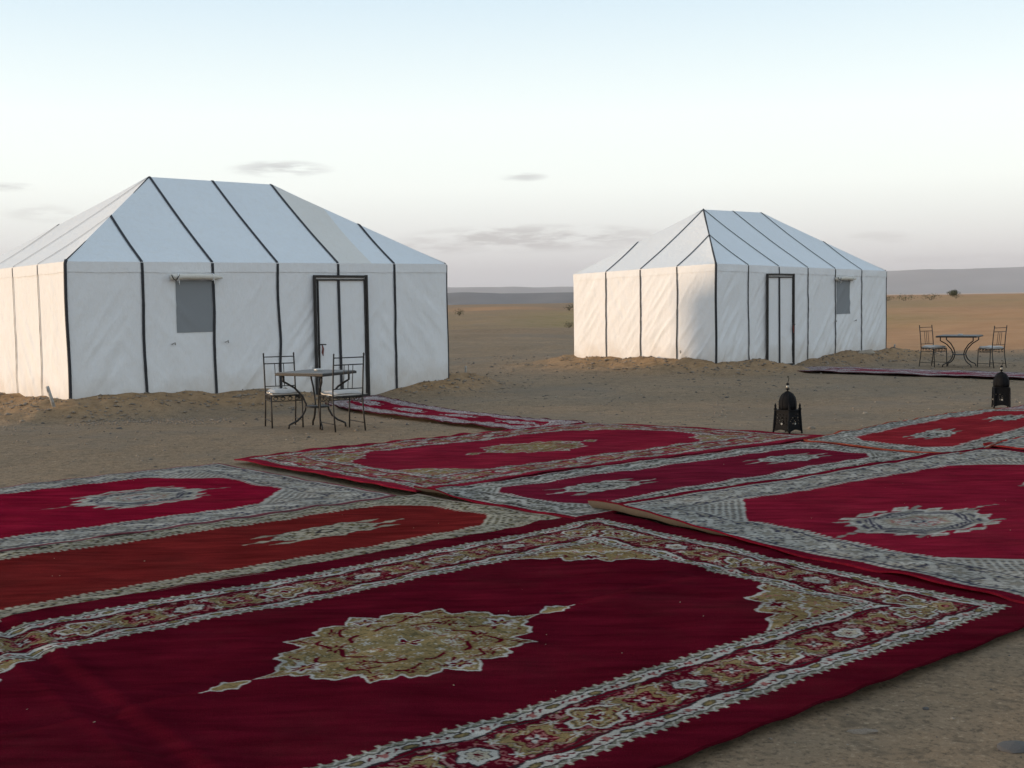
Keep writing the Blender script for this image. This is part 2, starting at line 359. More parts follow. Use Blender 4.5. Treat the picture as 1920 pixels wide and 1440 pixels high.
def grand(u, v, L, W, red, margin=.2, scale=1.0, seed=3):
    """big medallion carpet: plain edge, lace, floral border, lace, field with corners and medallion"""
    shp = u.shape; col = np.empty(shp + (3,)); col[:] = red
    u, v = warp(u, v, .0055, .034, seed)
    du, dv = np.minimum(u, L - u), np.minimum(v, W - v)
    side = dv < du; d = np.where(side, dv, du); s = np.where(side, u - L / 2, v - W / 2)
    k = scale; b1, b2, b3 = margin, margin + .135 * k, margin + .445 * k; b4 = b3 + .135 * k
    def region(lo, hi, fn):
        m = (d >= lo - 1e-6) & (d < hi)
        if m.any():
            c = np.empty((m.sum(), 3)); c[:] = red; fn(c, s[m] / k, (d[m] - lo) / k, (hi - lo) / k); col[m] = c
    region(b1, b2, lambda c, s_, t_, w_: lace(c, s_, t_, w_, red, 0))
    region(b2, b3, lambda c, s_, t_, w_: main_border(c, s_, t_, w_, red, seed))
    region(b3, b4, lambda c, s_, t_, w_: lace(c, s_ + .03, w_ - t_, w_, red, 1))
    f = d >= b4
    x, y = np.abs(u - L / 2), np.abs(v - W / 2)
    # corners
    cx, cy = (L / 2 - b4) - x, (W / 2 - b4) - y
    th = np.arctan2(cy, cx); R = np.interp(th, np.radians([0, 8, 20, 32, 45, 58, 70, 82, 90]), np.array([.70, .62, .50, .56, .46, .58, .50, .58, .64])) * k
    R = R + .018 * k * np.cos(26 * th); r = np.hypot(cx, cy)
    m = f & (r < R); put(col, m, WHITE); m = f & (r < R - .024 * k); put(col, m, GOLD)
    floral_fill(col, m, cx, cy, red, seed + 1)
    put(col, f & (np.abs(r - R * .55) < .010), WHITE)
    q = petal(cx - .3 * k, cy - .28 * k, .085 * k, 6, .2); put(col, f & (q < 0), WHITE); put(col, f & (q < -.02), red)
    # medallion
    x, y = u - L / 2, v - W / 2; th = np.arctan2(y, x)
    R = medallion_r(th, ([0, 5, 11, 19, 25, 32, 38, 41, 45, 52, 60, 70, 77, 82, 86, 90], np.array([.80, .69, .63, .64, .60, .50, .58, .61, .57, .50, .53, .52, .46, .49, .55, .56]))) * k
    R = R + .011 * k * np.cos(44 * th); r = np.hypot(x, y)
    put(col, r < R, WHITE); m = r < R - .021 * k; put(col, m, GOLD); put(col, np.abs(r - R + .034 * k) < .005, OLIVE); put(col, (np.abs(r - R + .075 * k) < .009) & (np.sin(30 * th) > -.2), red); put(col, (np.abs(r - R + .115 * k) < .006) & (np.sin(36 * th + 1) > 0), CREAM)
    ax, ay = np.abs(x) / k, np.abs(y) / k
    sp = lat(np.floor(x / .011), np.floor(y / .011), seed + 5)
    cu = np.abs(fbm(x * 11 / k, np.abs(y) * 11 / k, seed + 2, 3) - .5)
    put(col, m & (cu < .02) & (sp > .3), OLIVE); put(col, m & (cu > .16) & (sp > .62), CREAM); put(col, m & (cu > .2) & (sp < .4), (.15, .05, .035))
    put(col, m & (sp < .10), OLIVE); put(col, m & (sp > .95), CREAM)
    for rad, amp, n in ((.37, .035, 12), (.27, .02, 8)):
        g = np.abs(np.hypot(ax * .85, ay) - rad - amp * np.sin(n * th))
        put(col, m & (g < .011) & (np.sin(n * th * 1.0 + 1) > -.45), red)
    for px, py, rr, n in ((.56, 0, .075, 7), (.42, .34, .05, 5), (.0, .43, .06, 7), (.22, .36, .035, 5), (.33, .13, .05, 6)):
        q = petal(ax - px, ay - py, rr * 1.3, n, .18)
        if n == 7: put(col, m & (q < 0), WHITE)
        put(col, m & (petal(ax - px, (ay - py) * 1.2, rr, n, .3) < 0), red)
        put(col, m & (np.hypot((ax - px) * .5, ay - py) < rr * .2), GOLD)
    for i in range(10):
        a = 2 * np.pi * i / 10; put(col, m & (petal(x / k - .21 * np.cos(a), y / k - .19 * np.sin(a), .027, 5, .5) < 0), WHITE)
    q = petal(x / k, y / k, .085, 4, .35); put(col, q < 0, WHITE); put(col, petal(x / k, y / k, .070, 4, .42) < 0, red); put(col, np.hypot(x, y) < .016 * k, GOLD)
    # pendants
    px = ax - .92; R = np.interp(px, [-.11, -.05, 0, .06, .11], [0, .045, .07, .05, .0])
    R = R + .006 * np.cos(px * 90)
    put(col, (ay < R) & (np.abs(px) < .11), WHITE); mm = (ay < R - .016) & (np.abs(px) < .09); put(col, mm, GOLD); put(col, mm & (sp > .75), OLIVE)
    put(col, (ay < .008) & (ax > 1.0) & (ax < 1.06), WHITE)
    return col
def stripe_border(col, s, t, w, pal, seed):
    """running border of small mixed motifs in stripes"""
    a = lat(np.floor(np.abs(s) % .36 / .018), np.floor(t / .016), seed); c = np.array(pal)
    col[:] = c[np.minimum((a * len(pal)).astype(int), len(pal) - 1)]
    f = t / w
    put(col, np.abs(f - .5 - .16 * np.sin(2 * np.pi * s / .36)) < .07, pal[0])
    x = rep(s, .36); v = t - w / 2; q = petal(x, v * 1.1, w * .30, 6, .2)
    put(col, q < .006, INK); put(col, q < 0, pal[0]); put(col, q < -w * .1, pal[1]); put(col, q < -w * .2, pal[2])
    for k in (0.0, 1.0):
        e = np.abs(f - k); put(col, e < .10, pal[1]); put(col, (e < .10) & (np.abs(rep(s, .05)) < .014), pal[0]); put(col, np.abs(e - .11) < .018, pal[3])
def simple(u, v, L, W, red, pal, margin=.03, bw=.26, meds=2, mrad=(.55, .26), chamfer=.35, seed=11, edge=None, mpal=None, style='oval', spots=None):
    """medallion carpets with running borders"""
    col = np.empty(u.shape + (3,)); col[:] = red
    u, v = warp(u, v, .007, .05, seed)
    du, dv = np.minimum(u, L - u), np.minimum(v, W - v)
    side = dv < du; d = np.where(side, dv, du); s = np.where(side, u - L / 2, v - W / 2)
    if edge is not None: put(col, d < margin, edge)
    m = (d >= margin) & (d < margin + bw); c = np.empty((m.sum(), 3)); stripe_border(c, s[m], d[m] - margin, bw, pal, seed); col[m] = c
    b = margin + bw
    m = (d >= b) & (d < b + .03) & (np.abs(rep(s, .045)) < .012 + .3 * (b + .03 - d) * 0); put(col, m, pal[0])
    cd = (du - b) + (dv - b)                                   # cut corners
    m = (d >= b) & (cd < chamfer); lt = np.abs(rep((u + v), .07)) < .014; lt2 = np.abs(rep((u - v), .09)) < .012
    put(col, m, pal[2]); put(col, m & (lat(np.floor(u / .016), np.floor(v / .016), seed) > .5), pal[1])
    put(col, m & lt, pal[0]); put(col, m & lt2 & ~lt, pal[3])
    put(col, (d >= b) & (np.abs(cd - chamfer) < .02), pal[0])
    mp = mpal or pal
    cs = spots if spots is not None else [L * (i + .5) / meds for i in range(meds)]
    for cu in cs:
        x, y = u - cu, v - W / 2; ax, ay = np.abs(x), np.abs(y); a, bb = mrad
        if style == 'hex':
            q = np.maximum(ay / bb, ax / a * .78 + ay / bb * .40)
            sp = lat(np.floor(ax / .016), np.floor(ay / .016), seed + 3)
            put(col, q < 1.0, mp[0]); put(col, q < .93, mp[1]); put(col, (q < .93) & (np.abs(q - .86) < .03), mp[3]); put(col, q < .78, NAVY)
            put(col, (q < .78) & (q > .66) & (np.abs(rep(ax + ay, .05)) < .008), mp[0])
            put(col, q < .64, mp[0]); put(col, (q < .64) & (sp > .62), mp[1]); put(col, (q < .64) & (np.abs(q - .42) < .06), mp[2]); put(col, (q < .42) & (sp > .7), PINK)
            put(col, (ax / .09 + ay / .06) < 1, NAVY); put(col, (ax / .05 + ay / .03) < 1, mp[0])
            for hx, hy in ((a * .95, bb * .62), (a * .62, bb * 1.12), (a * 1.16, bb * .14), (a * .16, bb * 1.2)):
                q2 = np.abs(ax - hx) / .11 + np.abs(ay - hy) / .05
                put(col, (q2 < 1), mp[0]); put(col, (q2 < .5), mp[2])
            put(col, (ax > a * 1.1) & (ax < a * 2.0) & (ay < .012 * (1 + np.cos(ax * 60) * .6)), mp[1])
            put(col, (np.abs(ax - a * .75) < .14) & (np.abs(ay - bb * .93 - .25 * (ax - a * .75)) < .018), mp[1])
        else:
            th = np.arctan2(y / bb, x / a); r = np.hypot(x / a, y / bb)
            R = .86 + .10 * np.cos(2 * th) + .07 * np.cos(8 * th) + .04 * np.cos(20 * th)
            sp = lat(np.floor(ax / .017), np.floor(ay / .017), seed + 3)
            put(col, r < R + .03, INK); put(col, r < R, mp[0]); m = r < R - .10
            c3 = np.array([mp[1], mp[2], mp[0], mp[3]])[np.minimum((sp * 4).astype(int), 3)]
            col[m] = c3[m]
            put(col, np.abs(r - R * .55) < .05, mp[0]); put(col, r < .2, mp[3]); put(col, r < .12, mp[0])
            px = ax - a * 1.22; put(col, (np.abs(px) < a * .16) & (ay < .03 * (1 - np.abs(px) / (a * .16)) + .006), mp[1]); put(col, (np.abs(ax - a * 1.3) < a * .26) & (ay < .008), mp[0])
            for sx in (1,):
                put(col, np.abs(ax - a * .98) / .12 + np.abs(ay - bb * .55) / .035 < 1, mp[1])
    return col

# ================================================================ terrain
TENTS = {
    'left':  dict(o=(-7.017, 19.558), yaw=.715, wl=1.269, ws=1.169, ze=(2.269, 2.269, 2.239, 2.200), zr=(3.905, 3.887)),
    'right': dict(o=(4.704, 28.377), yaw=.725, wl=1.188, ws=1.163, ze=(2.288, 2.134, 2.157, 2.143), zr=(3.738, 3.740)),
}
# height of the banked sand along each tent: (front by bay), (other sides)
BANK = {
    'left':  (([0, .5, 1, 1.5, 2, 2.5, 3, 3.45, 3.7, 4, 4.5, 4.8, 5, 5.5, 6], [.09, .15, .11, .13, .04, .07, .04, -.10, -.20, -.225, -.225, -.17, -.11, -.04, .0]), ([0, 1, 2, 3, 4], [.09, .08, .07, .05, .05])),
    'right': (([0, .5, 1, 1.3, 1.5, 2, 2.5, 2.7, 3, 3.5, 4, 5, 6], [.01, .03, .05, .0, -.14, -.185, -.18, -.13, -.07, .02, .07, .06, .08]), ([0, .5, 1, 2, 3, 4], [.02, .10, .08, .07, .06, -.03])),
}
def base_z(x, y):
    z = -0.2 * sst(14, 20.5, y)
    far = sst(38, 125, y) * (.27 + .62 * sst(5, 48, x) - .10 * sst(-5, 60, -x)) + .45 * np.exp(-((x + 1) / 7) ** 2 - ((y - 128) / 9) ** 2) + sst(60, 130, y) * .35 * (fbm(x / 34, y / 21, 5, 3) - .5)
    near = sst(32, 50, y) * (1 - sst(120, 160, y)) * .80 * (fbm(x / 13, y / 8, 9, 3) - .48)
    drift = sst(33, 41, y) * sst(7, 13, x) * (1 - sst(95, 125, y)) * .16 * (fbm(x / 3.2, y / 1.9, 63, 3) - .5)
    return z + far + near + drift - 32 * sst(170, 1400, y)
def tent_local(T, x, y):
    c, s = math.cos(T['yaw']), math.sin(T['yaw']); dx, dy = x - T['o'][0], y - T['o'][1]
    return dx * c + dy * s, -dx * s + dy * c
def bank(x, y):
    tot = np.zeros_like(x); mask = np.zeros_like(x)
    for k, T in TENTS.items():
        a, b = tent_local(T, x, y); Lx, Ly = 6 * T['wl'], 4 * T['ws']
        qa, qb = np.clip(a, 0, Lx), np.clip(b, 0, Ly)
        d = np.hypot(a - qa, b - qb)
        (fi, fz), (si, sz) = BANK[k]
        zf = np.interp(qa / T['wl'], fi, fz); zs = np.interp(qb / T['ws'], si, sz)
        eb, ea = np.minimum(b, Ly - b), np.minimum(a, Lx - a)          # which side is this point on?
        z = np.where(eb < ea, np.where(b < Ly / 2, zf, .05), zs)
        zc = np.where(qa < Lx / 2, fz[0], fz[-1]); z = np.where((a < 0) & (b < 0) | (a > Lx) & (b < 0), zc, z)
        lump = (fbm(x * 1.7, y * 1.7, 21, 4) - .5); z = z + np.where(z > -.08, .14, .03) * (fbm(x * 2.2, y * 2.2, 23, 3) - .5)
        w = 1.95 + 1.6 * lump; f = 1 - sst(.10, np.maximum(w, .6), d)
        h = (z + .2) * f * (1 + .5 * lump * sst(.1, .5, d)) + .17 * (fbm(x * 3.0, y * 3.0, 31, 5) - .5) * f * sst(0.02, .35, d)
        inside = (a > .25) & (a < Lx - .25) & (b > .25) & (b < Ly - .25)
        h = np.where(inside, 0, h)
        tot = tot + h; mask = np.maximum(mask, f * np.clip((z + .2) / .22, 0, 1))
    return tot, mask
RUG_QUADS = {}
def in_quads(x, y, grow=0.0):
    m = np.zeros(np.shape(x), bool)
    for q in RUG_QUADS.values():
        q = np.array(q); c = q.mean(0); q = c + (q - c) * (1 + grow); ins = np.ones(np.shape(x), bool)
        sgn = np.sign(np.cross(q[1] - q[0], q[2] - q[1]))
        for i in range(4):
            a, b_ = q[i], q[(i + 1) % 4]
            ins &= sgn * ((b_[0] - a[0]) * (y - a[1]) - (b_[1] - a[1]) * (x - a[0])) > 0
        m |= ins
    return m
def ground_z(x, y):
    x = np.asarray(x, float); y = np.asarray(y, float)
    bk, mk = bank(x, y); r = np.hypot(x, y)
    n = (fbm(x * .9, y * .9, 41, 4) - .5) * .03 + (fbm(x * 4, y * 4, 43, 3) - .5) * .014
    return base_z(x, y) + bk + n * sst(3000, 60, r) - .012
RUG_QUADS.update({
    'front':  [(-3.79, 5.18), (.65, 9.01), (2.80, 6.11), (-1.64, 2.28)],
    'brick':  [(-5.10, 6.36), (-.78, 10.06), (.388, 8.738), (-3.912, 5.018)],
    'left':   [(-7.33, 8.24), (-2.89, 12.03), (-.95, 9.89), (-5.37, 6.10)],
    'back':   [(-2.79, 12.31), (1.02, 15.50), (3.46, 13.56), (-.80, 10.10)],
    'middle': [(-.84, 10.14), (3.08, 13.14), (4.10, 11.93), (.44, 8.70)],
    'right':  [(.52, 9.14), (4.70, 12.32), (6.98, 9.20), (2.74, 5.97)],
    'scarlet': [(3.12, 13.18), (6.68, 17.32), (8.02, 16.0), (4.30, 11.78)],
    'side':   [(4.78, 12.46), (8.30, 15.9), (10.7, 13.0), (7.2, 9.55)],
    'corner': [(6.74, 17.16), (9.95, 21.2), (11.4, 19.8), (8.2, 15.8)],
    'runner': [(-2.42, 22.45), (.97, 15.45), (.02, 14.52), (-3.35, 21.35)],
    'far_runner': [(7.2, 29.4), (14.2, 23.3), (13.1, 21.95), (6.15, 28.2)],
})
def axis(segs):
    out = []
    for a, b, n in segs: out.append(np.linspace(a, b, n, endpoint=False))
    out.append(np.array([segs[-1][1]])); return np.concatenate(out)
gx = axis([(-8800, -1200, 14), (-1200, -200, 16), (-200, -45, 26), (-45, -12, 45), (-12, 15, 300), (15, 60, 70), (60, 200, 40), (200, 1200, 16), (1200, 8800, 14)])
gy = axis([(-1400, -100, 12), (-100, 0, 14), (0, 3.6, 10), (3.6, 20, 150), (20, 38, 150), (38, 80, 70), (80, 180, 70), (180, 400, 14), (400, 2500, 14), (2500, 11500, 12)])
GX, GY = np.meshgrid(gx, gy, indexing='ij'); GZ = ground_z(GX, GY)
ground = np_mesh('ground', np.stack([GX, GY, GZ], -1).reshape(-1, 3), gfaces(len(gx), len(gy)), M['ground']); tag(ground, kind='structure')
_, bm_ = bank(GX, GY)
orange = sst(33, 42, GY + .25 * (GX - 10) + 3 * (fbm(GX / 5, GY / 5, 51, 3) - .5)) * sst(6, 14, GX) * (1 - .75 * sst(80, 115, GY) * (1 - .8 * sst(30, 46, GX)))
orange = np.maximum(orange, .9 * np.exp(-((GX + 1) / 8) ** 2 - ((GY - 126) / 9) ** 2))
orange = np.maximum(orange, .30 * sst(40, 75, GY) * (.4 + .8 * fbm(GX / 9, GY / 14, 59, 3)))
spoil = np.clip(bm_ * 1.5, 0, 1) * (.62 + .9 * (fbm(GX * 1.1, GY * 1.1, 53, 3) - .3))
scrub = sst(58, 70, GY) * (1 - sst(95, 120, GY)) * (1 - sst(18, 30, GX)) * np.clip(.2 + .9 * sst(-2, 5, GX) * fbm(GX / 6, GY / 10, 55, 3), 0, 1) + .5 * sst(85, 100, GY) * (1 - sst(130, 150, GY)) * sst(18, 30, GX) * fbm(GX / 6, GY / 10, 57, 3)
ca = ground.data.attributes.new('sand', 'FLOAT_COLOR', 'POINT')
ca.data.foreach_set('color', np.clip(np.stack([orange, spoil, np.clip(scrub, 0, .8), np.ones_like(orange)], -1), 0, 1).astype(np.float32).ravel())

# hills on the skyline
def ridge(name, y0, depth, xs, top, seed, amp, gul, mat, label):
    x = np.arange(xs[0], xs[1], xs[2]); t = np.linspace(-1, 1, 41); X, T = np.meshgrid(x, t, indexing='ij')
    crest = np.interp(X, *top) + amp * (fbm(X / (depth * .30), X * 0 + .37, seed, 5) - .5) * 2
    g = np.abs(fbm(X / gul, T * 2.0, seed + 3, 4) - .5) * 2
    prof = np.clip(1 - np.abs(T) ** 1.25, 0, 1); Z = -45 + (crest + 45) * np.clip(prof * (1 - .33 * g * np.abs(T) ** .5), 0, 1)
    Y = y0 + T * depth + 200 * (fbm(X / 900, T * 0, seed + 9, 3) - .5)
    o = np_mesh(name, np.stack([X, Y, Z], -1).reshape(-1, 3), gfaces(len(x), len(t)), mat); tag(o, kind='structure'); o['label'] = label; return o
ridge('hills', 3300, 420, (-2600, 2600, 22), ([-2600, -700, -160, 160, 420, 900, 2600], [18, 10, 6.5, 5.0, -6, -19, -22]), 61, 5.5, 90, M['hill'], 'low dark flat-topped hills behind the plain')
ridge('mountains', 9200, 1200, (-8000, 8000, 60), ([-8000, -1500, 0, 500, 1500, 2700, 3800, 5200, 8000], [70, 62, 58, 52, 70, 136, 152, 150, 120]), 71, 15, 330, M['mount'], 'pale hazy mountain range on the horizon')

# ================================================================ tents
def make_tent(key, label, door_bays, win_bays, door_z, win_z, handle_left, beige):
    T = TENTS[key]; wl_, ws_ = T['wl'], T['ws']; ze, zr = T['ze'], T['zr']
    root = empty('canvas_tent', (T['o'][0], T['o'][1], 0), T['yaw']); tag(root, label, 'tent', 'white canvas tents on the desert plain')
    def eave(i, j): return (ze[0] * (1 - i / 6) + ze[1] * i / 6) * (1 - j / 4) + (ze[3] * (1 - i / 6) + ze[2] * i / 6) * j / 4
    sd = 100 if key == 'left' else 200
    SID = {'front': 0, 'right': 1, 'back': 2, 'left': 3}
    def ij(side, s):
        return {'front': (s, 0.0), 'right': (6.0, s), 'back': (s, 4.0), 'left': (0.0, s)}[side]
    OUT = {'front': (0, -1), 'right': (1, 0), 'back': (0, 1), 'left': (-1, 0)}
    def disp(side, s, z):                       # slack cloth: shallow belly per bay and slanting creases pulled from the seams
        n = 6 if side in ('front', 'back') else 4; w = wl_ if n == 6 else ws_
        f = s - np.floor(np.clip(s, 0, n - 1e-6)); f = np.clip(f, 0, 1); pin = np.sin(np.pi * f) ** .7
        q = s * w; hgt = np.clip((z + .2) / 2.4, 0, 1); k = SID[side] * 13 + sd
        belly = .022 * pin * np.sin(np.pi * hgt) * (fbm(q * .35, q * 0 + .3, k, 2) * 2 - 1.25)
        pick = sst(.42, .58, fbm(q * .55, q * 0 + .7, k + 21, 2)); patch = sst(.35, .75, fbm(q * .8, z * .8, k + 25, 2))
        fq, st = (2.5, 2.7 if side == 'front' else 1.7) if key == 'right' else (2.1, 1.25)
        if key == 'right' and side == 'front': pick = pick * .2; patch = .4 + .6 * patch
        r1 = np.abs(fbm((q * 1.6 + z * 1.25) * fq, (q - z) * .42, k + 3, 3) - .5)
        r2 = np.abs(fbm((q * 1.5 - z * 1.1) * fq, (q + z) * .36, k + 7, 3) - .5)
        low = .65 + .9 * (1 - hgt)
        cre = .060 * (pick * np.maximum(0, .16 - r1) + (1 - pick) * np.maximum(0, .15 - r2)) * (.25 + .75 * patch) * low * (.35 + .65 * pin)
        edge = np.minimum(s, n - s); return (belly + cre * 1.9 * st + .006 * (fbm(q * 5, z * 5, k + 11, 2) - .5)) * np.clip(edge / .12, 0, 1) * np.clip((1 - hgt) / .06, 0, 1)
    def wall_pt(side, s, z, off=0.0):
        i, j = ij(side, s); d = disp(side, np.asarray(s, float), np.asarray(z, float)) + off; ox, oy = OUT[side]
        return np.stack([i * wl_ + ox * d + 0 * z, j * ws_ + oy * d + 0 * z, z + 0 * s], -1)
    def roof_pt(side, s, t, off=0.0):
        n = 6 if side in ('front', 'back') else 4; i, j = ij(side, s); e = eave(i, j)
        r = np.minimum(np.minimum(s, n - s), 2.0); fr = r / 2.0
        if n == 6:
            rz = np.where(s < 2, zr[0], np.where(s > 4, zr[1], zr[0] + (zr[1] - zr[0]) * (s - 2) / 2))
        else: rz = zr[0] if side == 'left' else zr[1]
        if side == 'front': ce = np.where(s < 3, ze[0], ze[1])
        elif side == 'back': ce = np.where(s < 3, ze[3], ze[2])
        elif side == 'left': ce = np.where(s < 2, ze[0], ze[3])
        else: ce = np.where(s < 2, ze[1], ze[2])
        top = ce + (rz - ce) * fr
        top = np.where((r >= 2) & (n == 6), rz, top)
        ox, oy = OUT[side]; depth = r * (ws_ if n == 6 else wl_)
        f = s - np.floor(np.clip(s, 0, n - 1e-6)); q = s * (wl_ if n == 6 else ws_)
        sag = -(.030 * np.sin(np.pi * t) + .015 * np.sin(np.pi * np.clip(f, 0, 1)) * np.sin(np.pi * t) + .018 * (fbm(q * 1.3, t * depth * 1.1, sd + 60 + SID[side], 3) - .5) * np.sin(np.pi * t) ** .5) * fr ** .5
        z = e + t * (top - e) + sag
        sl = (top - e); nn = np.hypot(sl, depth) + 1e-6; onx = sl / nn * off; onz = depth / nn * off
        x = i * wl_ - ox * t * depth + ox * onx; y = j * ws_ - oy * t * depth + oy * onx
        return np.stack([x + 0 * t, y + 0 * t, z + onz], -1)
    def gpanel(name, P, mat, parent=root, smooth=True):
        a, b = P.shape[:2]; return np_mesh(name, P.reshape(-1, 3), gfaces(a, b), mat, parent, smooth)
    for side, n in (('front', 6), ('left', 4), ('right', 4), ('back', 6)):
        fine = side in ('front', 'left'); ns, nz_ = (34, 64) if fine else (10, 14)
        for k in range(n):
            s = np.linspace(k, k + 1, ns); i, j = ij(side, s); t = np.linspace(0, 1, nz_)
            Sg, Tg = np.meshgrid(s, t, indexing='ij'); ii, jj = ij(side, Sg); Z = -.36 + (eave(ii, jj) + .36) * Tg
            gpanel('wall_panel', wall_pt(side, Sg, Z), M['canvas'])
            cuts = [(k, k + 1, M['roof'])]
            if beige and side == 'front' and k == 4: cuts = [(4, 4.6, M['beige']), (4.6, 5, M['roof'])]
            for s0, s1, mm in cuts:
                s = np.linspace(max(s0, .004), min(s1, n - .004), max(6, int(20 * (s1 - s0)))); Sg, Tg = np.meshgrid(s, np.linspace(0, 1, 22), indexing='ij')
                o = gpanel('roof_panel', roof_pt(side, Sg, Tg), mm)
                if mm is M['beige']: o['label'] = 'beige discoloured strip of roof canvas'
        # cloth turned down over the top of the wall
        s = np.linspace(0.0, n, n * 16 + 1); Sg, Tg = np.meshgrid(s, np.linspace(0, 1, 6), indexing='ij'); ii, jj = ij(side, Sg)
        drop = .17 + .012 * (fbm(Sg * 2.3, Sg * 0, sd + 90, 3) - .5) * 2
        P = wall_pt(side, Sg, eave(ii, jj) - Tg * drop, 0.009); gpanel('valance', P, M['canvas'])
        # seam tapes
        for k in range(1, n):
            i, j = ij(side, float(k)); e0 = eave(i, j); hw = {('left', 'front'): .0255, ('left', 'left'): .012, ('right', 'front'): .018, ('right', 'left'): .019}.get((key, side), .018) / (wl_ if n == 6 else ws_)
            zz = np.concatenate([np.linspace(-.36, e0 - .06, 40), [e0 - .02]]); s2 = np.array([k - hw, k, k + hw])
            wob = .05 * (fbm(zz * 1.1, zz * 0 + k * 3.7, sd + 95, 2) - .5) * np.sin(np.pi * np.clip((zz + .36) / 2.6, 0, 1))
            A = wall_pt(side, s2[None, :] + wob[:, None], np.repeat(zz[:, None], 3, 1), 0.016)
            tt = np.linspace(0.012, 1, 24); B = roof_pt(side, np.repeat(s2[None, :], 24, 0), np.repeat(tt[:, None], 3, 1), 0.012)
            gpanel('seam_tape', np.concatenate([A, B], 0), M['tape'])
    for ci, cj, ri_ in ((0, 0, 0), (6, 0, 1), (6, 4, 1), (0, 4, 0)):       # corner and hip piping
        e0 = eave(ci, cj); c = Vector((ci * wl_, cj * ws_, 0)); ap = Vector(((2 if ri_ == 0 else 4) * wl_, 2 * ws_, zr[ri_])); ce = Vector((c.x, c.y, e0))
        ox = -1 if ci == 0 else 1; oy = -1 if cj == 0 else 1; o_ = Vector((ox, oy, 0)) * .006
        pts = [c + o_ + Vector((0.008 * math.sin(z * 3), 0, z)) for z in np.linspace(-.36, e0 - .03, 14)] + [ce.lerp(ap, t) + Vector((0, 0, .006 - .030 * math.sin(math.pi * t))) for t in np.linspace(.01, 1, 14)]
        near = (ci, cj) == (0, 0)
        if cj == 0: MB().tube(pts[:15], .028 if near else .011, 8).build('corner_piping', M['tape'], root, True)
        MB().tube(pts[14:], (.011 if key == 'left' else .022) if near else .008, 8).build('hip_piping', M['tape'] if near else M['roof'], root, True)
    # door
    s0, s1 = door_bays; zb, zt = door_z; x0, x1 = s0 * wl_, s1 * wl_; D = .05
    Sg, Tg = np.meshgrid(np.linspace(s0, s1, 30), np.linspace(zb, zt, 50), indexing='ij')
    Pd = wall_pt('front', Sg, Tg, 0.0); Pd[..., 1] = -D + .006 - .25 * (-Pd[..., 1])
    door = np_mesh('door', Pd.reshape(-1, 3), gfaces(30, 50), M['canvas'], root)
    w = .042 if handle_left else .038; yf = -D - .012
    def bar(name, a, b, wd, dep, y, mat=M['rust']):
        a, b = Vector((a[0], y, a[1])), Vector((b[0], y, b[1])); d = b - a; L = d.length
        rot = Matrix((d.normalized(), Vector((0, 1, 0)), d.normalized().cross(Vector((0, 1, 0))))).transposed()
        return MB().box((a + b) / 2, (L, dep, wd), rot).build(name, mat, door, False, .004)
    bar('jamb', (x0, zb), (x0, zt + w / 2), w, .05, yf); bar('jamb', (x1, zb), (x1, zt + w / 2), w, .05, yf)
    bar('head_rail', (x0 + w / 2, zt), (x1 - w / 2, zt - .006), w, .046, yf); bar('sill_rail', (x0 + w / 2, zb + .02), (x1 - w / 2, zb + .02), .045, .046, yf)
    g = .030; wi = .028; xa, xb = x0 + w / 2 + g + wi / 2, x1 - w / 2 - g * .5 - wi / 2
    if handle_left: bar('leaf_stile', (xa, zb + .06), (xa, zt - w / 2 - g), wi, .036, yf + .004); bar('leaf_stile', (xb + .012, zb + .06), (xb + .012, zt - w / 2 - g), wi, .036, yf + .004)
    else: bar('leaf_stile', (xb + .02, zb + .06), (xb + .02, zt - w / 2 - g), wi, .036, yf + .004)
    bar('leaf_rail', (x0 + w / 2 + .004, zt - w / 2 - g - wi / 2), (x1 - w / 2 - .004, zt - w / 2 - g - wi / 2 - .004), wi, .034, yf + .004)
    xm = (x0 + x1) / 2 - (.02 if handle_left else .02); bar('centre_strip', (xm - .012, zb + .06), (xm - .03, zt - w / 2 - g - wi), .055, .012, -D - .010, M['tape'])
    hx, sg = (xa, 1) if handle_left else (xb + .02, -1); hz = zb + (zt - zb) * .45
    MB().tube([(hx, yf - .02, hz), (hx, yf - .06, hz), (hx + sg * .11, yf - .06, hz - .004)], .011, 8).build('handle', M['rust'], door, True)
    MB().tube([(hx + sg * .035, yf - .045, hz - .01), (hx + sg * .05, yf - .05, hz - .08), (hx + sg * .038, yf - .05, hz - .15), (hx + sg * .048, yf - .05, hz - .21)], [.008, .018, .02, .006], 8).build('tassel', M['tassel'], door, True)
    # window with its flap rolled up
    s0, s1 = win_bays; zb, zt = win_z
    Sg, Tg = np.meshgrid(np.linspace(s0, s1, 14), np.linspace(zb, zt, 20), indexing='ij')
    win = np_mesh('window', wall_pt('front', Sg, Tg, .006).reshape(-1, 3), gfaces(14, 20), M['mesh'], root)
    a0, a1 = (s0 - .09) * wl_, (s1 + .13) * wl_
    pts = [(a0 + (a1 - a0) * t, -.075, zt + .055 + .012 * math.sin(t * 3.0) - .012 * t) for t in np.linspace(0, 1, 14)]
    rs = [.048 + .006 * math.sin(i * 1.3) for i in range(14)]; rs[-1] = .02; rs[-2] = .035
    MB().tube(pts, rs, 12).build('rolled_flap', M['roll'], win, True)
    for t, dn in ((.12, .13), (.80, .12)):
        c = a0 + (a1 - a0) * t; z_ = zt + .055
        MB().tube([(c + .058 * 0, -.075 + .062 * math.sin(an), z_ + .062 * math.cos(an)) for an in np.linspace(0, 2 * math.pi, 12)] + [(c + .01, -.13, z_ - dn * .6), (c + .02, -.11, z_ - dn)], .007, 6).build('tie', M['canvas'], win, True)
    MB().tube([(a0 - .01, -.13, zt + .09), (a0 + .012, -.15, zt + .02), (a0 + .05, -.155, zt + .0), (a0 + .11, -.14, zt + .06), (a0 + .13, -.12, zt + .09)], .008, 6).build('cord', M['iron'], win, True)
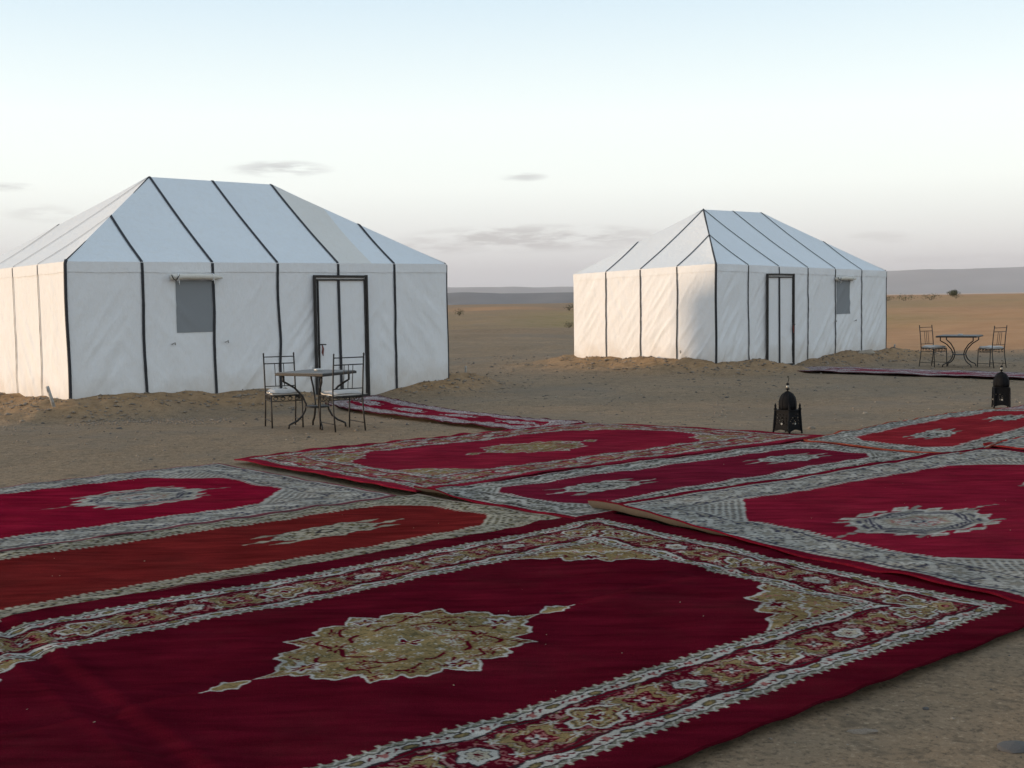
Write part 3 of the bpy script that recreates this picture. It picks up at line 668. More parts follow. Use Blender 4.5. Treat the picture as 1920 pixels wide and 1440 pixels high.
    for s_ in (s0 - .07, s1 + .18):       # lower tie loops sewn to the wall
        q = s_ * wl_; MB().tube([(q - .03, -.03, zb - .19), (q, -.045, zb - .175), (q + .03, -.04, zb - .16), (q + .035, -.035, zb - .20)], .009, 6).build('tie_loop', M['stake'], win, True)
    return root
make_tent('left', 'larger near white canvas tent with a cafe table by its door', (3.57, 4.46), (1.46, 1.985), (-.225, 2.03), (1.085, 1.965), True, True)
make_tent('right', 'smaller far white canvas tent with its door left of its window', (1.56, 2.44), (4.05, 4.56), (-.17, 2.04), (1.03, 1.88), False, False)

# ================================================================ carpets
def axis_res(L, fine_from, step, coarse=.03):
    if fine_from <= 0: return np.linspace(0, L, int(L / step) + 1)
    return np.concatenate([np.linspace(0, fine_from, int(fine_from / coarse) + 1)[:-1], np.linspace(fine_from, L, int((L - fine_from) / step) + 1)])
def make_rug(key, label, L, W, pat, step, order, fine=0.0, curl=None, fold=None, amp=1.0, seed=1, fringe=None, mat='rug'):
    q = np.array(RUG_QUADS[key]); uu = axis_res(L, fine, step); vv = np.linspace(0, W, int(W / step) + 1)
    def pos(u, v, under=0.0):
        a, b = u / L, v / W
        ed_u = .016 * (fbm(v * 1.3, v * 0 + seed, seed, 3) - .5) * 2; ed_v = .016 * (fbm(u * 1.1, u * 0 + seed + 7, seed, 3) - .5) * 2
        a2 = a + ed_u / L * np.abs(2 * a - 1) ** 4; b2 = b + ed_v / W * np.abs(2 * b - 1) ** 4
        X = (1 - a2)[..., None] * (1 - b2)[..., None] * q[0] + a2[..., None] * (1 - b2)[..., None] * q[1] + a2[..., None] * b2[..., None] * q[2] + (1 - a2)[..., None] * b2[..., None] * q[3]
        x, y = X[..., 0], X[..., 1]
        d = np.minimum(np.minimum(u, L - u), np.minimum(v, W - v))
        z = base_z(x, y) + .016 + order * .0038
        z = z + amp * (.030 * (fbm(x * 1.7, y * 1.7, 301, 3)) + .0045 * np.sin((x * .30 + y * 1.0) * 21 + 4 * fbm(x * .9, y * .9, 303, 2)) * fbm(x * .7, y * .7, 305, 2))
        s = np.where(np.minimum(u, L - u) < np.minimum(v, W - v), v + 31, u)
        z = z + .075 * np.maximum(0, vnoise(s * 2.3, s * 0 + seed * 3.1, seed + 40) - .70) * np.exp(-d / .07)
        if fold is not None:
            for kind, c, h, wd, wob in fold:
                t = (u if kind == 'u' else v) - c - wob * ((v if kind == 'u' else u) - 1.5)
                z = z + h * np.exp(-np.abs(t) / wd) - .35 * h * np.exp(-(np.abs(t) - 2.2 * wd) ** 2 / wd ** 2)
        if curl is not None:
            kind, c0, c1, h, wd = curl                   # lifted edge at u = 0 between v = c0 .. c1
            f = (1 - sst(c0, c1, v)) * np.clip(1 - u / wd, 0, 1)
            z = z + h * f ** 1.1; sh = .55 * h * f ** 2.0
            e = (q[1] - q[0]) / np.linalg.norm(q[1] - q[0]); x = x + sh * e[0]; y = y + sh * e[1]
        return np.stack([x, y, z - under], -1)
    Ug, Vg = np.meshgrid(uu, vv, indexing='ij'); top = pos(Ug, Vg); nu, nv = Ug.shape
    col = pat(Ug, Vg, L, W).reshape(-1, 3)
    V = [top.reshape(-1, 3)]; Fs = [gfaces(nu, nv)]; C = [col]
    # bound edge all round
    idx = np.arange(nu * nv).reshape(nu, nv); loop = np.concatenate([idx[:, 0], idx[-1, 1:], idx[-2::-1, -1], idx[0, -2:0:-1]])
    low = V[0][loop].copy(); low[:, 2] -= .012; n0 = nu * nv; k = len(loop); a = np.arange(k); b2 = (a + 1) % k
    V.append(low); C.append(col[loop] * .8); Fs.append(np.stack([loop[a], n0 + a, n0 + b2, loop[b2]], 1))
    V, C, Fs = np.concatenate(V), np.concatenate(C), np.concatenate(Fs)
    root = empty('carpet', (0, 0, 0)); tag(root, label, 'carpet', 'patterned carpets laid on the ground')
    o = np_mesh('pile', V, Fs, M[mat], root)
    at = o.data.attributes.new('wool', 'FLOAT_COLOR', 'POINT'); at.data.foreach_set('color', np.concatenate([C, np.ones((len(C), 1))], 1).astype(np.float32).ravel())
    ub, vb = np.linspace(0, L, max(20, int(L / .05))), np.linspace(0, W, max(16, int(W / .05)))
    if curl is not None: ub = np.concatenate([np.linspace(0, .3, 16)[:-1], np.linspace(.3, L, 60)])
    Ub, Vb = np.meshgrid(ub, vb, indexing='ij'); bt = pos(Ub, Vb, .0125)
    np_mesh('backing', bt.reshape(-1, 3), gfaces(*Ub.shape), M['backing'], root)
    if fringe:
        c0 = np.array(fringe); mb = MB()
        for v in np.arange(.08, W - .08, .028):
            p0 = pos(np.array(L - .004), np.array(v)); d = (q[1] - q[0]) / np.linalg.norm(q[1] - q[0]); n_ = np.array([-d[1], d[0]]); j = random.uniform(-.05, .05); l = random.uniform(.05, .09)
            p1 = (p0[0] + d[0] * l * .5 + n_[0] * j * .5, p0[1] + d[1] * l * .5 + n_[1] * j * .5, p0[2] + .018 + random.uniform(0, .015)); p2 = (p0[0] + d[0] * l + n_[0] * j, p0[1] + d[1] * l + n_[1] * j, p0[2] - .005)
            mb.tube([tuple(p0), p1, p2], .008, 4)
        f = mb.build('fringe', M['tassel_cream'], root, True); f['kind'] = 'stuff'
    root_pos[key] = (pos, L, W)
    return root
root_pos = {}
M['tassel_cream'] = plain('fringe_wool', (.34, .26, .18), .95, 0, .3, 40)
RA = (.078, .0040, .0105)
G1 = [WHITE, GREY, SAGE, INK]; G2 = [(.325, .31, .27), (.185, .174, .148), (.25, .22, .17), NAVY]; G3 = [CREAM, (.24, .22, .16), OLIVE, INK]; G4 = [(.36, .32, .31), (.24, .16, .155), (.28, .25, .22), (.10, .03, .04)]
make_rug('brick', 'brick red carpet with narrow khaki borders between the crimson and wine red ones', 5.7, 1.87, lambda u, v, L, W: simple(u, v, L, W, (.130, .0130, .0125), G3, .02, .235, mrad=(.42, .25), chamfer=.34, seed=12, edge=(.2, .12, .10), spots=[1.15, 4.25]), .0105, 0, fine=1.0, seed=2, amp=1.2)
make_rug('front', 'huge wine red carpet in the foreground with gold central medallion', 5.86, 3.62, lambda u, v, L, W: grand(u, v, L, W, RA, .205), .0062, 1.9, fine=1.25, seed=3, amp=1.2,
         fold=(('u', 1.50, -.020, .045, 0.0), ('v', 1.74, -.010, .05, .02), ('u', 3.35, .004, .10, .04)))
make_rug('left', 'crimson carpet at left with hexagonal navy and white medallion', 5.8, 2.86, lambda u, v, L, W: simple(u, v, L, W, (.185, .0065, .021), G2, .03, .40, mrad=(.40, .31), chamfer=.55, seed=22, edge=(.16, .05, .06), style='hex', spots=[1.3, 4.33]), .0125, 2, fine=1.6, seed=4, amp=1.2)
make_rug('middle', 'dusky red carpet with two white oval medallions in the middle', 4.9, 1.86, lambda u, v, L, W: simple(u, v, L, W, (.128, .0095, .023), G1, .035, .33, mrad=(.40, .28), chamfer=.24, seed=32, edge=(.12, .006, .016)), .0105, 3, seed=5, amp=1.2, curl=('u', .15, 1.0, .040, .09))
make_rug('back', 'crimson carpet with gold medallion before the left runner', 5.2, 3.05, lambda u, v, L, W: grand(u, v, L, W, (.180, .0120, .026), .10, .86, 43), .0115, 4, seed=6, amp=1.2)
make_rug('right', 'crimson carpet at right with octagonal medallions and wide grey blue border', 5.2, 3.85, lambda u, v, L, W: simple(u, v, L, W, (.180, .0100, .024), G2, .09, .44, mrad=(.47, .33), chamfer=.62, seed=52, edge=(.12, .006, .016), style='hex', spots=[1.45, 3.75]), .0105, 5, seed=7, amp=1.2, curl=('u', .5, 2.5, .058, .085))
make_rug('scarlet', 'scarlet carpet with pale oval medallions by the right edge', 5.3, 1.86, lambda u, v, L, W: simple(u, v, L, W, (.21, .018, .024), G1, .03, .29, mrad=(.40, .24), chamfer=.26, seed=62, edge=(.22, .05, .03), spots=[1.35, 3.6]), .014, 4, seed=8, amp=1.2)
make_rug('side', 'grey blue bordered carpet end just entering at the right edge', 4.9, 3.75, lambda u, v, L, W: simple(u, v, L, W, (.18, .006, .02), G2, .04, .42, mrad=(.56, .33), chamfer=.6, seed=72, edge=(.2, .02, .02), style='hex'), .02, 6, seed=9, amp=1.2)
make_rug('corner', 'pale pink bordered carpet corner beside the farther lantern', 5.1, 2.0, lambda u, v, L, W: simple(u, v, L, W, (.21, .02, .03), G4, .03, .26, mrad=(.5, .25), chamfer=.3, seed=82, edge=(.22, .04, .03)), .02, 5, seed=10, amp=1.2)
make_rug('runner', 'narrow red runner leading from the left tent door', 7.7, 1.38, lambda u, v, L, W: simple(u, v, L, W, (.18, .010, .024), G4, .035, .31, meds=4, mrad=(.44, .20), chamfer=.22, seed=92, edge=(.07, .012, .02)), .016, 2, seed=11, amp=1.3)
make_rug('far_runner', 'narrow pinkish runner leading away from the right tent door', 9.3, 1.65, lambda u, v, L, W: simple(u, v, L, W, (.21, .022, .045), G4, .04, .42, meds=5, mrad=(.62, .30), chamfer=.3, seed=96, edge=(.07, .015, .02)), .024, 2, seed=13, amp=1.3)

# ================================================================ cafe furniture
def gz(x, y): return float(ground_z(np.array([x]), np.array([y]))[0])
def make_chair(label, loc, rz, group):
    """faces local +x; width along y"""
    r = empty('iron_chair', (loc[0], loc[1], gz(*loc)), rz); tag(r, label, 'chair', group)
    w, d, sh, bh = .205, .20, .44, .97; I = M['iron']
    for s in (-1, 1):
        MB().tube([(-d - .06, s * w, 0), (-d - .015, s * w, .25), (-d, s * w, sh), (-d - .03, s * w, .75), (-d - .06, s * w, bh)], .0105, 8).lathe([(.003, -.012), (.014, 0), (.004, .016)], 8, (-d - .06, s * w, bh + .006)).build('back_post', I, r, True)
        MB().tube([(d + .02, s * w, 0), (d + .006, s * w, .25), (d, s * w, sh)], .0105, 8).build('front_leg', I, r, True)
        MB().tube([(-d - .045, s * w, .10), (d + .013, s * w, .10)], .007, 6).build('stretcher', I, r, True)
        MB().tube([(-d, s * w, sh - .075), (d, s * w, sh - .075)], .006, 6).build('apron_rail', I, r, True)
        for k in range(4):                              # wrought scrolls under the seat
            c = -d + .06 + k * .095
            MB().tube([(c + (.032 - .012 * a / 9) * math.cos(a), s * w, sh - .040 + (.030 - .012 * a / 9) * math.sin(a)) for a in np.linspace(0, 8.5, 16)], .0045, 5).build('scroll', I, r, True)
    for k in range(4):
        c = -w + .06 + k * .095
        MB().tube([(d, c + (.032 - .012 * a / 9) * math.cos(a), sh - .040 + (.030 - .012 * a / 9) * math.sin(a)) for a in np.linspace(0, 8.5, 16)], .0045, 5).build('scroll', I, r, True)
    MB().tube([(d, -w, sh - .075), (d, w, sh - .075)], .006, 6).build('apron_rail', I, r, True)
    MB().tube([(-d, -w, sh), (d, -w, sh), (d, w, sh), (-d, w, sh), (-d, -w, sh)], .011, 6).build('seat_frame', I, r, True)
    for z, x in ((bh - .035, -d - .056), (bh - .125, -d - .046)): MB().tube([(x, -w, z), (x, w, z)], .008, 6).build('back_rail', I, r, True)
    MB().tube([(-d - .008, -w, sh + .10), (-d - .008, w, sh + .10)], .007, 6).build('back_rail', I, r, True)
    for c in (-.06, 0, .06): MB().tube([(-d - .046, c, bh - .125), (-d - .03, c, .72), (-d - .008, c, sh + .10)], .0055, 6).build('back_slat', I, r, True)
    n = 14; P = []; Q = []
    for i in range(n + 1):
        a = -1 + 2 * i / n; row = []; row2 = []
        for j in range(n + 1):
            b_ = -1 + 2 * j / n; e_ = (max(0, 1 - abs(a) ** 6) * max(0, 1 - abs(b_) ** 6)) ** .35
            row.append((a * (d - .005), b_ * (w - .008), sh + .035 + .033 * e_ + .006 * math.sin(a * 5 + b_ * 3))); row2.append((a * (d - .012), b_ * (w - .014), sh + .013))
        P.append(row); Q.append(row2[::-1])
    mb = MB(); mb.grid(P); mb.grid(Q)
    ring = [(i, 0) for i in range(n)] + [(n, j) for j in range(n)] + [(i, n) for i in range(n, 0, -1)] + [(0, j) for j in range(n, 0, -1)]
    m_ = n + 1; off = m_ * m_
    for k in range(len(ring)):
        (i, j), (i2, j2) = ring[k], ring[(k + 1) % len(ring)]; mb.f.append((i * m_ + j, i2 * m_ + j2, off + i2 * m_ + (n - j2), off + i * m_ + (n - j)))
    mb.build('cushion', M['cushion'], r, True)
    return r
def make_table(label, loc, rz, side, group, h=.735):
    r = empty('cafe_table', (loc[0], loc[1], gz(*loc)), rz); tag(r, label, 'table', group); I = M['iron']; a = side / 2
    MB().box((0, 0, h - .016), (side, side, .034)).build('table_rim', I, r, False, .006)
    MB().box((0, 0, h + .004), (side - .035, side - .035, .010)).build('tile_top', M['tile'], r, False, .002)
    for sx in (-1, 1):
        for sy in (-1, 1):
            k = a * .80
            prof = [(1.0, h - .034), (1.0, h - .11), (.90, h - .135), (.66, h - .20), (.42, h - .32), (.33, h - .42), (.36, .24), (.46, .16), (.62, .10), (.80, .065), (.86, .05), (.87, 0)]
            MB().tube([(sx * k * p, sy * k * p, z) for p, z in prof], .0135, 8).build('leg', I, r, True)
    MB().tube([(.155 * math.cos(t), .155 * math.sin(t), .285) for t in np.linspace(0, 2 * math.pi, 25)], .010, 6).build('ring', I, r, True)
    MB().lathe([(.15, 0), (.15, .012), (.02, .014)], 24, (0, 0, .28)).build('lower_shelf', I, r, True)
    return r
def make_ashtray(label, loc, z):
    o = MB().lathe([(.048, 0), (.056, .026), (.050, .030), (.040, .012), (.004, .010)], 20).build('ashtray', M['glass'], None, True); o.location = (loc[0], loc[1], z); tag(o, label, 'ashtray'); return o
GRP1, GRP2 = 'iron chairs at the cafe tables', 'square cafe tables outside the tents'
t1 = (-2.56, 16.12); make_table('square iron cafe table outside the near left tent', t1, math.radians(63), .76, GRP2)
make_ashtray('small glass ashtray on the table by the left tent', (t1[0] + .02, t1[1] + .05), gz(*t1) + .745)
make_chair('white cushioned iron chair left of the near table, facing the camera', (-3.06, 16.48), math.radians(-68), GRP1)
make_chair('white cushioned iron chair right of the near table, back to the camera', (-2.18, 15.70), math.radians(122), GRP1)
t2 = (10.62, 29.25); make_table('square iron cafe table beyond the lanterns by the orange sand', t2, math.radians(-30), .92, GRP2)
make_ashtray('small glass ashtray on the far right table', (t2[0] + .02, t2[1]), gz(*t2) + .745)
make_chair('iron chair left of the far table beside the right tent', (10.08, 29.45), math.radians(-62), GRP1)
make_chair('iron chair right of the far table, farthest right of all chairs', (11.22, 28.85), math.radians(118), GRP1)

# ================================================================ lanterns
def make_lantern(label, loc, rz, w, bodyh, domeh, spikes, flap, k=1.10):
    r = empty('lantern', (loc[0], loc[1], gz(*loc) + .004), rz); tag(r, label, 'lantern', 'black pierced tin lanterns standing on the sand'); I = M['lantern']
    a = w / 2; lz = .055
    for sx in (-1, 1):
        for sy in (-1, 1):
            MB().tube([(sx * a * k * 1.04, sy * a * k * 1.04, 0), (sx * a * k, sy * a * k, lz), (sx * a, sy * a, lz + bodyh)], [.011, .013, .011], 6).build('corner_post', I, r, True)
            if spikes: MB().lathe([(.016, 0), (.02, .015), (.010, .03), (.014, .05), (.001, .085)], 8, (sx * a * .97, sy * a * .97, lz + bodyh + .005)).build('corner_spike', I, r, True)
    MB().box((0, 0, lz + .006), (w * k, w * k, .010)).build('base_plate', I, r)
    MB().box((0, 0, lz + bodyh + .004), (w * 1.06, w * 1.06, .016)).build('top_plate', I, r, False, .003)
    for s in range(4):                                  # pierced side plates
        rot = Matrix.Rotation(s * math.pi / 2, 3, 'Z'); mb = MB(); nx, nz_ = 13, 17
        for i in range(nx):
            for j in range(nz_):
                hole = (3 <= j <= 14) and ((i % 3 == 1 and j % 3 == 1) or (j in (9, 10) and i % 4 == 2) or (abs(i - 6) + abs(j - 5) == 2))
                if hole: continue
                t0, t1_ = j / nz_, (j + 1) / nz_
                def pt(ii, t):
                    half = a * (k + (1 - k) * t) - .004; return rot @ Vector((-half + 2 * half * ii / nx, -half + .002, lz + .010 + (bodyh - .014) * t))
                n = len(mb.v); mb.v += [tuple(pt(i, t0)), tuple(pt(i + 1, t0)), tuple(pt(i + 1, t1_)), tuple(pt(i, t1_))]; mb.f.append((n, n + 1, n + 2, n + 3))
        o = mb.build('pierced_plate', I, r); sol = o.modifiers.new('thick', 'SOLIDIFY'); sol.thickness = .0025
        p = rot @ Vector((0, -a * 1.07, lz + bodyh * .30)); st = MB()
        n0 = len(st.v); vs = []
        for q in range(12):
            an = 2 * math.pi * q / 12; rr = .017 if q % 2 else .008; vs.append(rot @ Vector((rr * math.cos(an), -a * 1.07, rr * math.sin(an))) + Vector((0, 0, lz + bodyh * .30)))
        st.v = [tuple(v) for v in vs] + [tuple(p + (rot @ Vector((0, -.006, 0))))]; st.f = [(q, (q + 1) % 12, 12) for q in range(12)]; st.build('star_boss', M['star'], r)
        # scalloped skirt between the feet
        sk = MB(); h_ = a * k - .003
        for q in range(12):
            x0, x1 = -h_ + 2 * h_ * q / 12, -h_ + 2 * h_ * (q + 1) / 12
            z0_, z1_ = [lz - .026 * abs(xx / h_) ** 1.5 - .004 for xx in (x0, x1)]
            n = len(sk.v); sk.v += [tuple(rot @ Vector((x, -h_, z))) for x, z in ((x0, lz + .004), (x1, lz + .004), (x1, z1_), (x0, z0_))]; sk.f.append((n, n + 1, n + 2, n + 3))
        o = sk.build('skirt', I, r); sol = o.modifiers.new('thick', 'SOLIDIFY'); sol.thickness = .003
    zb = lz + bodyh + .012; R = a * (.96 if spikes else 1.03)
    dome = MB().lathe([(R * .98, 0), (R * 1.03, domeh * .22), (R * 1.0, domeh * .46), (R * .88, domeh * .68), (R * .63, domeh * .87), (R * .32, domeh * .97), (.010, domeh * 1.02)], 24, (0, 0, zb)).build('dome', I, r, True)
    for q in range(8):                                 # raised ribs
        an = 2 * math.pi * q / 8
        MB().tube([(rr * math.cos(an), rr * math.sin(an), zb + zz) for rr, zz in ((R * .99, .0), (R * 1.04, domeh * .22), (R * 1.01, domeh * .46), (R * .89, domeh * .68), (R * .64, domeh * .87), (R * .33, domeh * .97), (.01, domeh * 1.03))], .004, 5).build('rib', I, dome, True)
    zt = zb + domeh
    MB().lathe([(.007, 0), (.007, .02), (.022, .028), (.026, .036), (.010, .042)], 12, (0, 0, zt)).build('finial', I, r, True)
    MB().lathe([(.008, 0), (.017, .010), (.019, .020), (.014, .032), (.007, .038)], 12, (0, 0, zt + .040)).build('finial_bead', M['bead'], r, True)
    MB().lathe([(.008, 0), (.022, .008), (.018, .018), (.005, .026)], 12, (0, 0, zt + .078)).build('finial_cap', I, r, True)
    MB().tube([(0, 0, zt + .10), (.012, 0, zt + .125), (.022, 0, zt + .155), (.016, 0, zt + .178), (.002, 0, zt + .180), (-.008, 0, zt + .168)], .004, 6).build('hook', I, r, True)
    if flap:
        mb = MB(); f = [(-a * 1.06, -a * .95, lz + .0)]
        rot = Matrix.Rotation(math.radians(205), 3, 'Z'); o0 = Vector((-a * 1.07, -a * 1.07, lz))
        for i in range(5):
            for j in range(6):
                if (i in (1, 3) and j in (1, 3)): continue
                n = len(mb.v)
                for ii, jj in ((i, j), (i + 1, j), (i + 1, j + 1), (i, j + 1)):
                    mb.v.append(tuple(o0 + rot @ Vector((ii / 5 * w * .42, .0, jj / 6 * bodyh * .52 * (1 + .12 * (ii == 5))))))
                mb.f.append((n, n + 1, n + 2, n + 3))
        o = mb.build('lantern_door', I, r); sol = o.modifiers.new('thick', 'SOLIDIFY'); sol.thickness = .003
    return r
make_lantern('domed black lantern with corner spikes at the crimson carpet edge', (3.21, 14.34), math.radians(40), .205, .215, .205, True, True)
make_lantern('plain domed black lantern at the right edge, without corner spikes', (7.40, 18.62), math.radians(-14), .215, .25, .22, False, False, 1.02)

# ================================================================ tent stakes
def stake(label, loc, h, tilt, az_, r_=.022):
    z = gz(*loc); d = Vector((math.cos(az_) * math.sin(tilt), math.sin(az_) * math.sin(tilt), math.cos(tilt)))
    o = MB().tube([Vector((0, 0, 0)) - d * .15, d * (h * .97), d * h], [r_, r_, r_ * .8], 8).tube([d * (h * .80) + Vector((0, -r_ - .012, -.02)), d * (h * .86) + Vector((0, -r_ - .02, 0)), d * (h * .92) + Vector((0, -r_ - .008, .01))], .006, 5).build('tent_stake', M['stake'], None, True)
    o.location = (loc[0], loc[1], z); tag(o, label, 'stake', 'steel tent stakes driven into the sand')
stake('pale stake leaning in the sand bank left of the near tent corner', (-7.02, 18.85), .34, .30, math.radians(170), .028)
stake('pale stake in the sand right of the near tent', (-.95, 25.2), .20, .05, 0)
stake('stake in the orange bank before the far tent side', (4.02, 29.2), .22, .12, math.radians(200))
stake('short white stake right of the far tent', (10.55, 34.0), .20, .1, math.radians(40))

# ================================================================ stones
def rock_mesh(seed, sub=2):
    import bmesh
    r_ = random.Random(seed); bmm = bmesh.new(); bmesh.ops.create_icosphere(bmm, subdivisions=sub, radius=1)
    ph = [r_.uniform(0, 6) for _ in range(9)]
    for v in bmm.verts:
        c = v.co; k = 1 + .16 * math.sin(c.x * 2.6 + ph[0]) * math.sin(c.y * 2.2 + ph[1]) + .10 * math.sin(c.z * 3.4 + ph[2] + c.x * 2) + .12 * math.sin(c.x * 6 + ph[3]) * math.sin(c.y * 7 + ph[4]) + .08 * math.sin(c.z * 9 + ph[5] + c.x * 5)
        v.co = c * k
    me = bpy.data.meshes.new('stone'); bmm.to_mesh(me); bmm.free(); return me
for label, x, y, sx, sy, sz, rz, mt in (
        ('flat pale stone on the bare ground at the bottom right', 1.30, 4.53, .058, .022, .012, -.2, 'stone'),
        ('dark rounded stone half sunk at the bottom right corner', 1.80, 4.35, .075, .055, .016, .3, 'stone_dark'),
        ('small dark pebble right of the flat pale stone', 1.62, 4.78, .014, .012, .008, .1, 'stone_dark'),
        ('thin pale splinter beside the wine red carpet edge', 1.50, 5.42, .055, .010, .007, -.35, 'stone_pale'),
        ('brown stone close behind the nearer lantern', 3.62, 14.85, .055, .035, .030, .4, 'stone'),
        ('pale rock on the bank right of the far tent door', 8.95, 31.1, .22, .12, .085, .2, 'stone_pale'),
        ('white pebble on the sand between the two lanterns', 5.05, 17.6, .045, .03, .022, .1, 'stone_pale'),
        ('dark stone lying before the near sand bank', -5.25, 16.4, .05, .03, .02, .2, 'stone_dark')):
    me = rock_mesh(hash(label) % 1000 if False else len(label) * 7 + int(abs(x) * 100), 2); me.polygons.foreach_set('use_smooth', [False] * len(me.polygons)); me.materials.append(M[mt])
    o = bpy.data.objects.new('stone', me); col_main.objects.link(o); o.location = (x, y, gz(x, y) + sz * .15); o.scale = (sx, sy, sz); o.rotation_euler = (0, 0, rz); tag(o, label, 'stone', 'loose stones on the ground')
OCT_V = np.array([(1, 0, 0), (-1, 0, 0), (0, 1, 0), (0, -1, 0), (0, 0, 1), (0, 0, -1)], float); OCT_F = np.array([(0, 2, 4), (2, 1, 4), (1, 3, 4), (3, 0, 4), (2, 0, 5), (1, 2, 5), (3, 1, 5), (0, 3, 5)])
def scatter(name, label, x, y, size, mat):
    n = len(x); z = ground_z(x, y); sc = size[:, None] * np.stack([rng.uniform(.7, 1.5, n), rng.uniform(.6, 1.1, n), rng.uniform(.35, .7, n)], 1)
    a = rng.uniform(0, 2 * np.pi, n); V = OCT_V[None] * sc[:, None, :] * rng.uniform(.65, 1.25, (n, 6, 1))
    c, s = np.cos(a)[:, None], np.sin(a)[:, None]; X = V[..., 0] * c - V[..., 1] * s + x[:, None]; Y = V[..., 0] * s + V[..., 1] * c + y[:, None]; Z = V[..., 2] + (z + size * .15)[:, None]
    o = np_mesh(name, np.stack([X, Y, Z], -1).reshape(-1, 3), (OCT_F[None] + (np.arange(n) * 6)[:, None, None]).reshape(-1, 3), mat, smooth=False); tag(o, label, 'gravel', kind='stuff')
def outside(x, y):
    m = ~in_quads(x, y, .02)
    for T in TENTS.values():
        a, b = tent_local(T, x, y); m &= ~((a > -.05) & (a < 6 * T['wl'] + .05) & (b > -.05) & (b < 4 * T['ws'] + .05))
    return m
for nm, n, mt in (('pebbles', 5200, 'stone'), ('dark_pebbles', 1500, 'stone_dark'), ('pale_pebbles', 700, 'stone_pale')):
    y = 4 + 34 * rng.random(n) ** .9; x = rng.uniform(-.52, .52, n) * y + rng.uniform(-1, 1, n); ok = outside(x, y); x, y = x[ok], y[ok]
    scatter(nm, {'pebbles': 'small brown pebbles strewn over the plain', 'dark_pebbles': 'small dark pebbles strewn over the plain', 'pale_pebbles': 'small pale pebbles strewn over the plain'}[nm], x, y, np.minimum(.004 + .011 * rng.random(len(x)) ** 2 * np.clip(y / 7, .7, 5), .06), M[mt])
cp = []
for key, n in (('front', 55), ('right', 22), ('brick', 16), ('left', 12), ('middle', 12)):        # bits of straw and lint lying on the carpets
    pos, L_, W_ = root_pos[key]; cp.append(pos(rng.uniform(.25, L_ - .25, n), rng.uniform(.25, W_ - .25, n)))
cp = np.concatenate(cp); nb = len(cp); sz = rng.uniform(.0015, .004, nb); V = OCT_V[None] * (sz[:, None] * np.stack([rng.uniform(.8, 3.0, nb), np.ones(nb), np.full(nb, .6)], 1))[:, None, :]
an = rng.uniform(0, 6.28, nb)[:, None]; V = np.stack([V[..., 0] * np.cos(an) - V[..., 1] * np.sin(an), V[..., 0] * np.sin(an) + V[..., 1] * np.cos(an), V[..., 2] + .003], -1) + cp[:, None, :]
tag(np_mesh('lint', V.reshape(-1, 3), (OCT_F[None] + (np.arange(nb) * 6)[:, None, None]).reshape(-1, 3), M['stone_pale'], smooth=False), 'bits of straw and lint lying on the carpets', 'lint', kind='stuff')
bx, by = [], []
for k_, T in TENTS.items():
    n = 4600; a = rng.uniform(-1.4, 6 * T['wl'] + 1.2, n); b = rng.uniform(-1.5, 4 * T['ws'] + .5, n); c, s = math.cos(T['yaw']), math.sin(T['yaw'])
    bx.append(T['o'][0] + a * c - b * s); by.append(T['o'][1] + a * s + b * c)
bx, by = np.concatenate(bx), np.concatenate(by); ok = outside(bx, by) & (bank(bx, by)[1] > .12); bx, by = bx[ok], by[ok]
scatter('spoil_clods', 'earth clods and gravel on the banks round the tents', bx, by, .010 + .045 * rng.random(len(bx)) ** 3, M['stone'])
gxx, gyy = rng.uniform(-6.4, -4.2, 500), rng.uniform(17.3, 18.9, 500)
ok = outside(gxx, gyy); scatter('grey_gravel', 'grey gravel heap on the bank before the near tent', gxx[ok], gyy[ok], .010 + .022 * rng.random(ok.sum()), M['stone'])

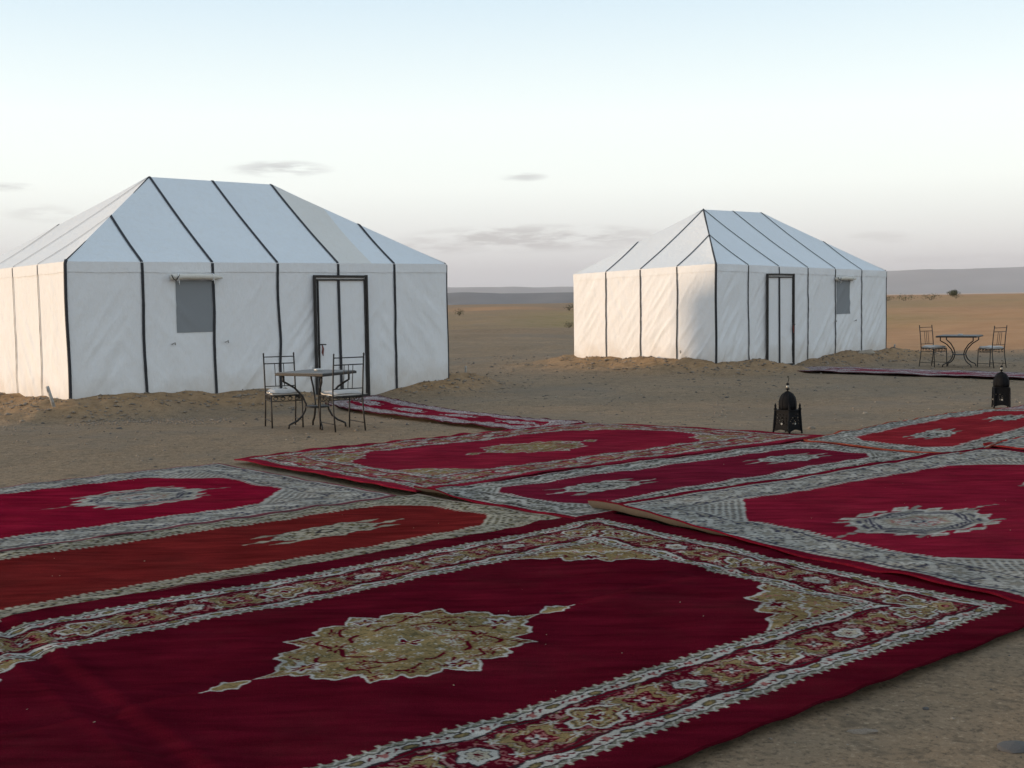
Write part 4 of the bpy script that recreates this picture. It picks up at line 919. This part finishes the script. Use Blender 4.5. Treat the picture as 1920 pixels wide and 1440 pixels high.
# ================================================================ far shrubs
def shrub(label, x, y, w, h, n, seed):
    r_ = np.random.default_rng(seed); root = empty('desert_shrub', (x, y, gz(x, y))); tag(root, label, 'shrub', 'dark shrubs on the far sand')
    p = r_.normal(size=(n, 3)); p /= np.linalg.norm(p, axis=1)[:, None]; p *= r_.random((n, 1)) ** .4
    lob = 1 + .35 * np.sin(p[:, :1] * 4 + seed) * np.sin(p[:, 1:2] * 5 + seed); p = p * lob
    p = p * np.array([w / 2, w / 2, h / 2]) + np.array([0, 0, h * .52]); p[:, 2] = np.abs(p[:, 2])
    s = h * .085; V, Fc = [], []
    for i in range(n):
        d1, d2 = r_.normal(size=3), r_.normal(size=3); d1 /= np.linalg.norm(d1); d2 /= np.linalg.norm(d2); k = len(V)
        V += [p[i] - d1 * s, p[i] + d2 * s * .6, p[i] + d1 * s, p[i] - d2 * s * .6]; Fc.append((k, k + 1, k + 2, k + 3))
    np_mesh('foliage', np.array(V), np.array(Fc), M['leaf'], root, False)
    mb = MB()
    for i in range(7):
        a = i * 2.4; mb.tube([(0, 0, -.05), (math.cos(a) * w * .1, math.sin(a) * w * .1, h * .3), (math.cos(a) * w * .3, math.sin(a) * w * .3, h * .75)], [h * .03, h * .02, h * .008], 5)
    mb.build('stem', M['twig'], root, True)
shrub('dark round shrub alone on the sand crest at the far right', 52.6, 147, 1.35, .75, 900, 1)
shrub('small dark bush nearest the plain between the two tents', 3.1, 66, .75, .35, 160, 2)
shrub('tiny dark bush near the left tent on the far plain', -4.0, 96, .9, .5, 140, 3)
shrub('tiny bush beside the far tent on the far plain', 4.9, 104, 1.1, .55, 160, 4)
for i, (x, y, w_, h_) in enumerate(((36.0, 118, 1.7, .55), (38.5, 121, 2.6, .7), (41.4, 122, 2.2, .65), (34.4, 117, 1.2, .6), (44.6, 124, 1.3, .45))):
    shrub(('low dark bush just right of the far tent', 'wide dark bush in the row beyond the far tent', 'second wide bush in the row beyond the far tent', 'small bush touching the far tent edge', 'last small bush in the row beyond the far tent')[i], x, y, w_, h_, 180, 20 + i)

# ================================================================ air
hz = MB().box((0, 5050, 85), (18200, 13100, 292)).build('haze', None); tag(hz, 'thin evening haze over the plain', 'haze', kind='stuff')
hm = bpy.data.materials.new('evening_haze'); hm.use_nodes = True; hn = hm.node_tree; hn.nodes.clear()
ho = hn.nodes.new('ShaderNodeOutputMaterial'); hv = hn.nodes.new('ShaderNodeVolumePrincipled'); hv.inputs['Color'].default_value = (.88, .89, .94, 1); hv.inputs['Density'].default_value = .85e-4; hv.inputs['Anisotropy'].default_value = 0.0
hn.links.new(hv.outputs[0], ho.inputs['Volume']); hz.data.materials.append(hm)
